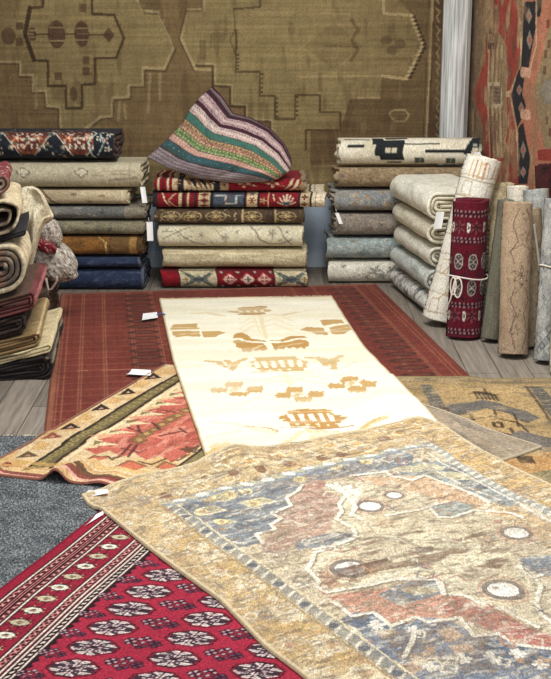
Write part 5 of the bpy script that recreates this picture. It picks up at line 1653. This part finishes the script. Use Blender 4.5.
def p_cream_tiles(c):
    c.c[:] = lin((236, 231, 216)); v = (190, 168, 134)
    for i in range(9):
        x = .03 + .095 * i
        c.line([(x, -.2 + .03 * (i % 2)), (x + .02, .2)], .006, (190, 176, 150), .8)
        for y in (-.1, -.03, .04, .1):
            if (i + int(y * 100)) % 2 == 0:
                c.line([(x, y), (x + .07, y + .004), (x + .075, y + .05), (x + .01, y + .055), (x, y)], .006, v, .8)
    L = c.L
    for k, y in enumerate((-.055, -.03, -.005, .02)):
        c.line([(L - .10, y - .02), (L - .02, y - .02)], .009, (196, 140, 100) if k % 2 else (210, 180, 120), .9)
    for y in (.055, .085): c.rect(L - .09, y, L - .03, y + .008, (200, 150, 116))
    c.line([(L - .11, -.2), (L - .11, .2)], .005, (170, 156, 130)); c.line([(L - .20, -.2), (L - .19, .2)], .005, (180, 166, 140))
    c.rosette(L - .25, -.02, .035, 6, (196, 180, 150), .9); c.rosette(L - .25, -.02, .02, 6, (214, 204, 182))
    for q in ((.10, -.02), (.16, .02), (.22, -.04)): c.line([(q[0], q[1] - .04), (q[0] + .05, q[1]), (q[0], q[1] + .03)], .006, v, .8)
    finish(c, .1, .08, 3)


def p_red_roll(c):
    red = (94, 22, 36); dk = (42, 22, 28); wh = (196, 178, 164); L = c.L
    c.c[:] = lin(red); c.blotch(12, 12, .5, .2, (88, 16, 32), .8, 3)
    def gul(x, y, s=1.0):
        c.ell(x, y, .043 * s, .029 * s, dk); c.ell(x, y, .038 * s, .025 * s, wh, .85); c.ell(x, y, .033 * s, .021 * s, (70, 56, 60)); c.rosette(x, y, .028 * s, 6, (150, 140, 132), asp=.7); c.rosette(x, y, .016 * s, 4, (60, 40, 46), asp=.8); c.ell(x, y, .006, .005, wh)
    for y in (-.245, -.17, -.095, -.02, .055, .13, .205):
        gul(L * .565, y); gul(L * .375, y)
        c.rosette(L * .47, y + .037, .022, 4, (58, 30, 42), depth=.5); c.rosette(L * .29, y + .037, .018, 4, (58, 30, 42), depth=.5)
    for y in (-.22, -.13, -.04, .05, .14, .22):
        for xx in (.815, .165):
            c.ell(L * xx, y - .012, .028, .012, dk); c.ell(L * xx, y - .012, .024, .009, (206, 196, 180)); c.ell(L * xx, y - .012, .012, .004, (90, 60, 60))
            c.rosette(L * xx, y + .028, .033, 6, (116, 66, 70), depth=.5); c.rosette(L * xx, y + .028, .018, 5, dk, depth=.4)
    for f in (.71, .735, .90, .93, .255, .235, .06, .035):
        c.rect(L * f - .008, -1, L * f + .008, 1, dk, .75)
        c.fill((abs(c.x - L * f) < .005) & (((c.y / .022 + f * 7) % 1) < .45), (170, 120, 124), .8)
    finish(c, .24, .15, 4)


def p_greygreen(c):
    c.c[:] = lin((112, 110, 94)); c.c *= (1 + .16 * (vnoise(c.y * 160, c.x * 8, 3) * 2 - 1))[:, None]; c.blotch(5, 16, .55, .2, (96, 92, 80), .7, 5); finish(c, .14, .1, 6)


def p_tan_vine(c):
    c.c[:] = lin((170, 148, 122)); v = (116, 92, 78); L = c.L
    c.blotch(6, 10, .5, .2, (156, 130, 106), .8, 3)
    c.rosette(L * .52, .0, .045, 6, v, .9); c.rosette(L * .52, .0, .032, 6, (178, 156, 130)); c.rosette(L * .52, .0, .018, 5, v)
    for x in (.16, .28, .78, .92): c.rosette(L * x, .015 if x > .3 else -.02, .026, 5, v, .7); c.rosette(L * x, .015 if x > .3 else -.02, .016, 5, (176, 154, 128), .9)
    for s in (-1, 1):
        c.line([(L * .04, s * .02), (L * .16, s * .045), (L * .27, s * .02), (L * .36, s * .05), (L * .44, s * .03)], .006, v, .85); c.line([(L * .6, s * .035), (L * .68, s * .055), (L * .75, s * .02), (L * .86, s * .05), (L * .96, s * .02)], .006, v, .85)
        c.line([(L * .36, -.06 * s), (L * .46, .01), ], .005, v, .5); c.line([(L * .7, .04 * s), (L * .73, 0)], .005, v, .7)
    r = random.Random(4)
    for i in range(70):
        x = r.uniform(0, L); y = r.uniform(-.18, .18); c.line([(x, y), (x + r.uniform(-.02, .02), y + r.uniform(-.016, .016))], .0045, v, .7)
    finish(c, .18, .12, 4)


def p_grey_lattice(c):
    c.c[:] = lin((152, 152, 148)); r = random.Random(7)
    for i in range(170):
        x = r.uniform(0, c.L); y = r.uniform(-.2, .2); s = r.uniform(.010, .026); c.dia(x, y, s, s * .8, r.choice([(100, 102, 104), (196, 194, 184), (88, 92, 94)]), .9); c.dia(x, y, s * .5, s * .4, (160, 160, 154))
    c.blotch(24, 30, .56, .12, (186, 186, 178), .6, 3); finish(c, .2, .14, 5)


def p_beige_pat(c):
    speck((196, 180, 146), [(164, 146, 114), (214, 200, 168), (138, 120, 94)], 150, 61)(c)


ROLLS = []
ROLLS.append(standing((440, 327), 6.05, (485, 163), 6.10, .092, p_cream_tiles, (220, 212, 192), 'white rolled rug with orange dashes leaning behind the crimson roll', (214, 206, 186), seed=71))
ROLLS.append(standing((464, 333), 5.83, (471, 202), 5.88, .094, p_red_roll, (104, 22, 40), 'dark crimson rolled rug tied with white string standing on end', (92, 24, 36), seed=72, face=.35))
ROLLS.append(standing((491, 340), 5.74, (509, 203), 5.86, .051, p_greygreen, (112, 110, 94), 'slim plain grey green rolled rug standing right of the crimson roll', (120, 116, 100), seed=73))
ROLLS.append(standing((500, 326), 6.02, (503, 187), 6.16, .064, p_beige_pat, (176, 160, 124), 'beige patterned rolled rug standing behind the grey green roll', (176, 160, 124), seed=74))
ROLLS.append(standing((513, 352), 5.50, (518, 206), 5.62, .074, p_tan_vine, (170, 148, 122), 'tan rolled rug with brown vine scrolls standing on end', (170, 150, 122), seed=75, face=.2))
ROLLS.append(standing((519, 333), 5.88, (518, 189), 6.0, .055, p_pale((222, 214, 196), (200, 190, 166), 62), (222, 214, 196), 'ivory rolled rug whose top shows behind the tan vine roll', (220, 212, 194), seed=76))
ROLLS.append(standing((534.5, 347), 5.63, (533, 211), 5.72, .046, speck((166, 148, 122), [(138, 120, 98), (186, 168, 140), (120, 104, 86)], 150, 66), (150, 138, 116), 'brownish beige rolled rug with a white edge beside the tan vine roll', (150, 136, 112), seed=77))
ROLLS.append(standing((543, 338), 5.80, (536, 193), 5.92, .062, speck((164, 166, 160), [(136, 142, 144), (184, 184, 176), (146, 144, 132)], 150, 63), (164, 166, 160), 'blue grey rolled rug standing behind the white edged beige roll', (160, 164, 160), seed=78))
ROLLS.append(standing((545, 362), 5.40, (556, 203), 5.56, .052, p_grey_lattice, (146, 150, 150), 'grey lattice rolled rug tied with string leaning right', (150, 150, 146), seed=79))
ROLLS.append(standing((562, 372), 5.22, (566, 240), 5.36, .055, p_pale((206, 198, 178), (170, 160, 140), 64), (206, 198, 178), 'cream rolled rug cut by the right edge of the picture', (200, 190, 166), seed=80))
ROLLS.append(standing((551, 330), 5.97, (547, 166), 6.02, .056, speck((70, 34, 34), [(36, 30, 32), (96, 44, 40), (30, 26, 28)], 120, 65), (70, 34, 34), 'dark maroon and black rolled rug standing behind the grey rolls', (60, 36, 34), seed=81))


def ring_string(roll, h, r, parts=True):
    pts = [(r * math.cos(a) * (1 + .01 * math.sin(3 * a)), r * math.sin(a), h + .006 * math.sin(a * 2 + 1)) for a in np.linspace(0, 2 * PI, 40, endpoint=False)]
    s = tube('string', pts, .0035, M_STRING, roll, 6, True); s['label'] = 'white cotton string tied round the roll'
    return s


s = ring_string(ROLLS[1], .275, .097)
f0 = .35 - PI / 2 - .25
def onr(a, z, r=.1): return (r * math.cos(a), r * math.sin(a), z)
cb = -PI / 2 - .35 - .55
loop = [onr(cb + .12 * math.sin(q) * 1.6, .275 - .045 * (1 - math.cos(q)), .100) for q in np.linspace(0, 2 * PI, 20)]
tube('bow', loop, .0035, M_STRING, ROLLS[1])
loop2 = [onr(cb - .25 + .10 * math.sin(q) * 1.6, .275 - .04 * (1 - math.cos(q)), .100) for q in np.linspace(0, 2 * PI, 20)]
tube('bow', loop2, .0035, M_STRING, ROLLS[1])
tube('bow', [onr(cb - .1 - .5 * q, .275 - .17 * q + .012 * math.sin(9 * q), .100) for q in np.linspace(0, 1, 16)], .0035, M_STRING, ROLLS[1])
ring_string(ROLLS[8], .40, .0515)
tube('edge_binding', [(.004 + .016 * math.sin(z * 8 - .6), -.046, z) for z in np.linspace(.03, .55, 24)], .005, M_STRING, ROLLS[6])['label'] = 'white fringed edge'
tube('edge_binding', [(-.050, -.034 - .004 * math.sin(z * 12), z) for z in np.linspace(.02, .33, 20)], .007, M_STRING, ROLLS[9])


# ------------------------------------------------------------------ striped cushion on the middle stack
def cushion():
    # outline of the slumped cushion, corner T flopping forward; plane tilts back towards the wall
    def pl(pts):
        o_ = []
        for px, py in pts:
            Y = 6.763 + (183 - py) / 97.0 * 0.27
            x, z = at(px, py, Y); o_.append((x, z))
        return o_
    TRe = pl([(212, 87), (221, 96), (233, 114), (252, 119), (270, 129), (284, 144), (292, 161)])
    LBe = pl([(147, 157), (169, 169), (200, 179), (235, 183), (264, 182)])
    TLe = pl([(212, 87), (200, 97), (190, 109), (182, 123), (166, 141), (147, 157)])
    RBe = pl([(292, 161), (290, 171), (278, 179), (264, 182)])
    n = 120
    G, A01, B01 = coons(TRe, RBe, LBe, TLe, n, n)         # rows from the T-R edge to the L-B edge
    A_ = A01 * 2 - 1; B_ = B01 * 2 - 1; v = B01
    zb = G[..., 1].min(); zt = G[..., 1].max()
    Yp = 6.763 + (G[..., 1] - zb) / (zt - zb) * 0.27
    P_ = np.stack([G[..., 0], Yp, G[..., 1]], -1)
    nrm = np.array([-0.05, -0.93, 0.36]); nrm /= np.linalg.norm(nrm)
    edge = (1 - A_ ** 4) * (1 - B_ ** 4)
    infl = (np.clip(1 - A_ ** 2, 0, 1) ** .5) * (np.clip(1 - B_ ** 2, 0, 1) ** .5) * (0.35 + 0.65 * np.clip((A01 + .25 * B01) * 1.6, 0, 1))
    wr = 0.012 * np.sin(8 * (A_ + B_ * .6)) * infl * vnoise(A_ * 3 + 9, B_ * 3, 4) + 0.016 * (fbm(A_ * 2.2 + 5, B_ * 2.2, 3) - .5) * infl
    crease = np.exp(-((A_ + .52 - .35 * B_) / .09) ** 2) * np.clip((-B_ + .35), 0, 1) * 0.034 * edge
    dents = 0.016 * np.exp(-((A_ - .1 - .25 * np.sin(3 * B_)) / .07) ** 2) * np.clip((B_ - .2) * 2, 0, 1) * edge + 0.012 * np.exp(-((A_ - .35) / .06) ** 2) * np.clip((B_ - .3) * 2, 0, 1) * edge
    F_ = P_ + nrm * (0.085 * infl + wr - crease - dents)[..., None]
    Bk = P_ - nrm * (0.050 * infl * np.clip(1.15 - B01 * 1.3, 0, 1))[..., None]
    c = Cloth(A_, v, (150, 130, 120))
    q = c.y + 0.012 * np.sin(c.x * 3)
    bands = [(0, .035, (120, 104, 104)), (.035, .085, (70, 34, 50)), (.085, .20, (196, 160, 156)), (.20, .245, (76, 34, 50)), (.245, .35, (214, 186, 172)), (.35, .44, (64, 116, 100)), (.44, .545, (190, 144, 104)), (.545, .63, (138, 162, 96)), (.63, .71, (206, 146, 126)), (.71, .815, (54, 94, 100)), (.815, .83, (90, 60, 70)), (.83, 1.01, (140, 122, 124))]
    for a0_, b0_, col in bands: c.fill((q >= a0_) & (q < b0_), col)
    x = c.x * 0.5
    def row(q0, dq, step, col, ph=0, duty=.5, a_=.9): c.fill((np.abs(q - q0) < dq) & ((((x / step) + ph) % 1) < duty), col, a_)
    for q0, col in ((.11, (120, 70, 90)), (.145, (226, 206, 190)), (.18, (110, 60, 80)), (.27, (130, 84, 100)), (.30, (236, 220, 206)), (.33, (190, 120, 110))): row(q0, .008, .022, col, q0 * 7)
    for q0, col in ((.455, (206, 176, 84)), (.475, (90, 120, 70)), (.50, (196, 80, 70)), (.525, (222, 200, 150))): row(q0, .008, .018, col, q0 * 9)
    for q0, col in ((.56, (206, 190, 90)), (.585, (70, 110, 66)), (.61, (196, 206, 130))): row(q0, .008, .02, col, q0 * 5)
    u_ = np.abs(((x / .03) % 1) - .5) * 2
    c.fill((q > .44) & (q < .545) & (np.abs(u_ - (q - .44) / .105) < .18), (96, 60, 50), .7)
    c.fill((q > .545) & (q < .63) & (np.abs(u_ - (q - .545) / .085) < .2), (70, 100, 60), .7)
    for q0 in (.65, .68): row(q0, .01, .03, (226, 186, 160), q0)
    c.fill((q > .71) & (q < .815) & (vnoise(x * 14, q * 6, 5) > .62), (60, 84, 70), .6); row(.76, .006, .05, (90, 130, 130), 0, .3)
    for k in range(7): row(.845 + .022 * k, .007, .017, (92, 72, 84) if k % 2 else (176, 160, 156), k * .3)
    for q0, b0_, col in bands[1:]: c.fill(np.abs(q - q0) < .006, (60, 48, 50), .55)
    c.shade(.14, 6, 12, 3); c.grain(.22, 4); g_ = c.c.mean(1, keepdims=True); c.c = (c.c * .8 + g_ * .2) * .84
    N = n * n
    Q1 = grid_quads(n, n); Q2 = grid_quads(n, n, N)[:, ::-1]
    I = np.arange(N).reshape(n, n); ring = np.r_[I[0, :-1], I[:-1, -1], I[-1, :0:-1], I[:0:-1, 0]]; r2 = np.roll(ring, -1)
    Q3 = np.stack([r2, ring, ring + N, r2 + N], -1)
    back = np.tile(lin((112, 92, 96)), (N, 1))
    o = mesh_obj('cushion', np.vstack([F_.reshape(-1, 3), Bk.reshape(-1, 3)]), np.vstack([Q1, Q2, Q3]), np.vstack([c.c, back]), M_FLAT)
    tag(o, 'plump striped kilim cushion in green, teal and pink leaning on top of the middle stack', 'cushion')
    e = F_[0:, 0]
    p = tube('piping', [tuple(q_ + nrm * .003) for q_ in F_[0, ::3]], .0045, plain('maroon_piping', (74, 36, 52), .9, .1), o)
    return o


cushion()


# ------------------------------------------------------------------ jumbled pile at the left front
def p_streaks(c):
    c.c[:] = lin((204, 190, 158)); c.blotch(6, 12, .52, .15, (186, 168, 134), .7, 3)
    for i, x in enumerate((.02, .07, .13, .2, .28, .36, .46, .56)):
        c.line([(x, -.25), (x + .03, -.12), (x + .015, .0), (x + .04, .12), (x + .02, .3)], .008, (136, 84, 70), .75)
        c.line([(x + .02, -.2), (x + .045, .0), (x + .03, .25)], .006, (150, 126, 92), .6)
    inn = ~c.outer
    finish(c, .18, .12, 4)


def p_inner_mix(f, cols):
    def g(c):
        f(c); i = ~c.outer
        n = (fbm(c.x * 3, c.y * 40, 5) * 6).astype(int) % len(cols)
        for k, col in enumerate(cols): c.fill(i & (n == k), col)
    return g


def p_solid(col, var, seed, stripes=None):
    def f(c):
        c.c[:] = lin(col); c.blotch(7, 14, .5, .2, var, .8, seed)
        if stripes:
            for w0, ww, cc in stripes: c.fill((c.y > w0) & (c.y < w0 + ww), cc, .9)
        finish(c, .22, .16, seed)
    return f


def p_black_cream(c):
    c.c[:] = lin((40, 36, 36)); cr = (150, 138, 114); r = random.Random(4)
    c.line([(.0, .02), (c.L, .02)], .012, cr, .8); c.line([(0, .06), (c.L, .06)], .02, (120, 108, 88), .8)
    for i in range(26):
        x = .02 + .03 * i; c.line([(x, .09), (x + .02, .14), (x - .005, .17)], .010, cr, .8); c.ell(x, .035, .008, .008, (120, 110, 96), .7)
    finish(c, .25, .18, 3)


def p_maroon_pat(c):
    c.c[:] = lin((120, 50, 54)); r = random.Random(6)
    for i in range(150):
        x = r.uniform(0, c.L); y = r.uniform(-.12, .3); c.line([(x, y), (x + r.uniform(-.03, .03), y + r.uniform(-.03, .03))], .008, r.choice([(196, 170, 146), (150, 90, 84), (90, 30, 38), (206, 186, 160)]), .9)
    finish(c, .25, .18, 3)


PYL = 5.16      # depth of the near ends
zp = lambda py: zat(py, PYL) - zat(378, PYL)


BED = [0.0]


def bedded(py, px):
    """top plane of a rug whose right fold ends at px, on planes that all settle towards the left"""
    z0 = BED[0]; BED[0] = zp(py) + .24 * (54 - px) / 242.0; return z0 - .24 * (54 - px) / 242.0, zp(py)


def pile(right_px, z0, z1, D, L, paint, label, back, K=2.5, ang=96.0, seed=1, dy=0.0, amp=.009, ragged=.014, tilt=0.0, gap=.74, lean=.24, wedge=0.0):
    Yn = PYL + dy
    xr = at(right_px, 330, Yn)[0]; H = z1 - z0
    o = folded('folded_rug' if D > H * 1.3 else 'rolled_rug', L, D, H, paint, (150, 140, 120), K=K, seed=seed, back=back, amp=amp, ragged=ragged, gap=gap, lean=lean, wedge=wedge)
    a = math.radians(ang); axd = np.array([math.cos(a), math.sin(a)]); left = np.array([-axd[1], axd[0]])
    mid = np.array([xr, Yn]) + axd * L / 2 + left * D / 2
    o.location = (mid[0], mid[1], z0); o.rotation_euler = (0, tilt, a)
    tag(o, label, 'rug', 'rugs heaped in the left front pile'); return o


def flip(f):      # near end of the pile is u = 0
    return f


SL = .24
pile(54, *bedded(350, 54), .44, .70, p_black_cream, 'black rug with cream edge pattern at the bottom of the left front pile', (46, 42, 40), K=3.4, seed=91, lean=0, wedge=SL, amp=.012)
pile(52, *bedded(341, 52), .42, .64, p_solid((206, 190, 150), (190, 172, 130), 92), 'flat cream rug edge showing just above the black rug of the left front pile', (190, 176, 140), K=1.6, seed=92, amp=.004, ang=95)
pile(41, *bedded(328, 41), .41, .62, p_solid((150, 126, 86), (128, 104, 68), 93, [(.02, .012, (190, 172, 132))]), 'tan brown rug folded on the cream one in the left front pile', (130, 104, 74), K=2.3, seed=93, amp=.008, ang=96)
pile(29, *bedded(310, 29), .38, .58, p_solid((52, 42, 38), (36, 30, 30), 94), 'very dark brown folded rug under the pink sided one in the left front pile', (60, 48, 44), K=2.5, seed=94, amp=.012)
pile(40, *bedded(287, 40), .40, .59, p_solid((112, 62, 60), (84, 44, 46), 95, [(-.03, .05, (176, 104, 104)), (.06, .5, (88, 70, 56))]), 'maroon folded rug with pink side under the cream roll of the left front pile', (80, 46, 46), K=2.6, seed=95, amp=.012)
pile(32, zp(290) + .004, zp(237), .26, .50, p_inner_mix(p_streaks, [(60, 66, 90), (150, 84, 56), (70, 60, 56), (170, 150, 120), (90, 76, 64)]), 'cream rug rolled up with rust streaks, its spiral end facing forward', (110, 100, 90), K=4.2, seed=96, ang=98, amp=.014, lean=.12)
BED[0] = zp(237) + .004 + .24 * (54 - 31) / 242.0
pile(31, *bedded(229, 31), .34, .44, p_solid((44, 42, 44), (30, 30, 34), 97), 'thin black fold standing in for the shadow and black strap between the cream roll and the cream loop fold', (50, 46, 46), K=1.7, seed=97, ang=98, dy=.03)  # dark fold put in for the shadow and black strap above the roll
pile(29, *bedded(190, 29), .42, .50, p_solid((204, 188, 154), (190, 170, 132), 98, [(-.095, .014, (120, 98, 74))]), 'cream folded rug with a dark open loop above the rolled up cream one', (72, 50, 48), K=2.1, seed=98, ang=99, gap=.34, amp=.016)
pile(19, *bedded(170, 19), .36, .40, p_maroon_pat, 'maroon and cream patterned rug folded on the very top of the left front pile', (190, 170, 146), K=2.2, seed=99, ang=100, dy=.03, amp=.016)
# strap hanging over the loop


# ---- soft bundles
def blob(name, cen, rad, paint, base, amp, freq, seed, parent=None, n=90, squash=0.0, mat=None, taper=None, rot=(0, 0, 0)):
    th = np.linspace(0, 2 * PI, n, endpoint=False); ph = np.linspace(0.001, PI - .001, n // 2)
    PH, TH = np.meshgrid(ph, th, indexing='ij')
    x = np.sin(PH) * np.cos(TH); y = np.sin(PH) * np.sin(TH); z = np.cos(PH)
    k = 1 / (np.abs(x) ** 2.8 + np.abs(y) ** 2.8 + np.abs(z) ** 2.8) ** (1 / 2.8) * .92
    d = 1 + amp * 2 * (fbm(x * freq + seed + z * 1.3, y * freq + z * freq * .8, seed, 3) - .5) + amp * .8 * np.abs(np.sin(freq * 2.2 * (x + .6 * z) + 4 * fbm(y * 2, z * 2, seed + 2)))
    V = np.stack([x, y, z], -1) * (k * d)[..., None]
    if taper is not None:
        xx = np.clip(V[..., :1], -1.2, 1.2)
        V[..., 1:] *= (1 - taper * np.clip(xx - .05, 0, 2) ** 1.6)      # narrows to a pillow corner
        V[..., 2:] -= .35 * np.clip(xx, 0, 2) ** 2
    c = Cloth(TH * .09, PH * .1, base); paint(c)
    R = np.array((Matrix.Rotation(rot[2], 3, 'Z') @ Matrix.Rotation(rot[1], 3, 'Y') @ Matrix.Rotation(rot[0], 3, 'X')))
    V = (V.reshape(-1, 3) * np.array(rad)) @ R.T
    Q = grid_quads(n // 2, n, 0, True)
    V = V + np.asarray(cen, float)
    return mesh_obj(name, V, Q[:, ::-1][:, ::-1], c.c, mat or M_PILE, parent)


def p_speck_bundle(c):
    c.c[:] = lin((170, 160, 148)); r = random.Random(3)
    for i in range(1500):
        x = r.uniform(0, .57); y = r.uniform(0, .32); s = r.uniform(.003, .008); c.line([(x, y), (x + r.uniform(-.012, .012), y + r.uniform(-.012, .012))], .004, r.choice([(84, 70, 64), (222, 214, 202), (110, 88, 80), (64, 54, 52), (226, 220, 208)]), .9)
    c.grain(.3, 3)


def p_cream_cloth(c):
    c.c[:] = lin((216, 206, 178)); c.blotch(14, 20, .55, .15, (190, 176, 144), .7, 4); r = random.Random(3)
    for i in range(60):
        x = r.uniform(0, .57); y = r.uniform(0, .32); c.ell(x, y, .007, .003, (150, 126, 100), .7)
    c.rect(.1, .0, .35, .05, (120, 104, 88), .5); c.grain(.22, 3)


# hidden support: two dark folded rugs behind the pile
BY = 6.02
def back_rug(xr, z0, z1, col, label, seed):
    H = z1 - z0; L = .66; D = .36
    o = folded('folded_rug', L, D, H, p_solid(col, tuple(int(v * .8) for v in col), seed), col, K=2.4, seed=seed, back=col, amp=.006)
    set_on(o, xr - L / 2, BY + D / 2, z0); tag(o, label, 'rug', 'dark rugs behind the left front pile'); return o


back_rug(-1.09, 0.0, .10, (92, 72, 58), 'brown folded rug on the floor between the left front pile and the left back stack', 101)
back_rug(-1.085, .10, .19, (84, 68, 56), 'brown folded rug under the speckled bundle', 102)
bx, bz = at(56, 263, BY + .12)
bun = blob('tied_bundle', (bx - .016, BY + .10, .19 + .108), (.135, .11, .094), p_speck_bundle, (176, 166, 152), .10, 1.7, 5, taper=.42, rot=(0, .22, 0))
tag(bun, 'speckled grey textile bundle cinched with a red band beside the left front pile', 'bundle')
g0 = at(48, 231, BY + .05)
b2 = blob('gathered_end', (g0[0], BY + .05, g0[1]), (.080, .06, .060), p_speck_bundle, (176, 166, 152), .12, 2.0, 7, parent=bun, taper=.5, rot=(0, .45, 0))
b3 = blob('red_band', (at(44, 246, BY - .03)[0], BY - .01, at(44, 246, BY - .01)[1]), (.056, .042, .026), lambda c: (c.blotch(40, 60, .58, .1, (186, 140, 132), .8, 3), c.grain(.3)), (112, 28, 38), .16, 3, 9, parent=bun, rot=(0, .5, .2))
b3['label'] = 'red and white patterned band'
sx, sz = at(50, 282, BY - .02)
tube('strap', [(at(a, b, BY - .03)[0], BY - .03, at(a, b, BY - .03)[1]) for a, b in ((46, 278), (48, 290), (52, 289), (57, 281), (57, 276))], .006, M_STRAP, bun)


def crumpled():
    """cream cloth thrown over the back of the pile"""
    Yc = 5.62
    def W3(px, py, Y):
        x, z = at(px, py, Y); return np.array([x, Y, z])
    # draped sheet: rows run from the back rim over the top and down the front to the ragged hem
    rows = [[(4, 196, 5.84), (20, 188, 5.84), (33, 186, 5.84), (42, 192, 5.85), (46, 200, 5.86)],
            [(6, 198, 5.76), (20, 192, 5.76), (32, 188, 5.74), (43, 196, 5.74), (50, 208, 5.84)],
            [(10, 214, 5.74), (23, 205, 5.71), (35, 202, 5.74), (46, 210, 5.74), (54, 217, 5.76)],
            [(14, 230, 5.76), (24, 222, 5.72), (34, 220, 5.71), (42, 219, 5.74), (49, 221, 5.78)],
            [(18, 244, 5.74), (26, 242, 5.76), (33, 245, 5.74), (38, 236, 5.74), (43, 226, 5.84)],
            [(12, 272, 5.76), (18, 274, 5.77), (24, 275, 5.77), (28, 272, 5.78), (31, 266, 5.80)]]
    G = np.array([[W3(*p) for p in r] for r in rows])
    def up(G, n, ax_):
        m = G.shape[ax_]; t = np.linspace(0, m - 1, n); out = []
        for q in t:
            i = min(int(q), m - 2); f = q - i; g = lambda k: np.take(G, min(max(k, 0), m - 1), ax_)
            p0, p1, p2, p3 = g(i - 1), g(i), g(i + 1), g(i + 2)
            out.append(.5 * (2 * p1 + (p2 - p0) * f + (2 * p0 - 5 * p1 + 4 * p2 - p3) * f * f + (3 * p1 - p0 - 3 * p2 + p3) * f ** 3))
        return np.stack(out, ax_)
    n = 70
    P_ = up(up(G, n, 0), n, 1)
    s = np.linspace(0, 1, n); S, T = np.meshgrid(s, s)
    fold = .016 * np.sin(17 * S + 5 * T + 5 * fbm(S * 3, T * 3, 3)) * (.3 + T) + .02 * (fbm(S * 6, T * 6, 8) - .5)
    P_[..., 1] -= fold; P_[..., 2] += fold * .5
    c = Cloth(S * .35, T * .4, (216, 206, 178)); p_cream_cloth(c)
    N = n * n; I = np.arange(N).reshape(n, n); ring = np.r_[I[0, :-1], I[:-1, -1], I[-1, :0:-1], I[:0:-1, 0]]; r2 = np.roll(ring, -1)
    V1 = P_.reshape(-1, 3); V2 = V1 + np.array([-.004, .010, -.006])
    Q = np.vstack([grid_quads(n, n)[:, ::-1], grid_quads(n, n, N), np.stack([ring, r2, r2 + N, ring + N], -1)])
    o = mesh_obj('throw', np.vstack([V1, V2]), Q, np.vstack([c.c, c.c * .8]), M_PILE)
    tag(o, 'crumpled cream throw tossed over the back of the left front pile', 'throw')


crumpled()

# ------------------------------------------------------------------ light
w = bpy.data.worlds.new('shop_daylight'); scene.world = w; w.use_nodes = True
w.node_tree.nodes['Background'].inputs['Color'].default_value = (*lin((236, 238, 240)), 1)
w.node_tree.nodes['Background'].inputs['Strength'].default_value = 0.27


def area(name, loc, target, size, energy, col=(1, 1, 1)):
    d = bpy.data.lights.new(name, 'AREA'); d.shape = 'RECTANGLE'; d.size, d.size_y = size; d.energy = energy; d.color = col
    o = bpy.data.objects.new(name, d); COL.objects.link(o); o.location = loc
    o.rotation_euler = (Vector(target) - Vector(loc)).to_track_quat('-Z', 'Y').to_euler()
    return o


area('ceiling_lamp', (0.2, 4.6, 3.3), (0.2, 4.7, 0), (1.3, 1.3), 118, (1, .985, .96))
area('ceiling_lamp', (0.3, 2.6, 3.3), (0.3, 3.2, 0), (1.4, 1.0), 34, (1, .99, .98))
area('shop_window', (0.8, -1.6, 2.6), (0.1, 5.5, 0.2), (3.2, 2.2), 85, (.97, .98, 1))

scene.view_settings.view_transform = 'Standard'
scene.view_settings.look = 'None'
scene.view_settings.gamma = 1.0
scene.view_settings.use_curve_mapping = False
scene.view_settings.exposure = 0.0
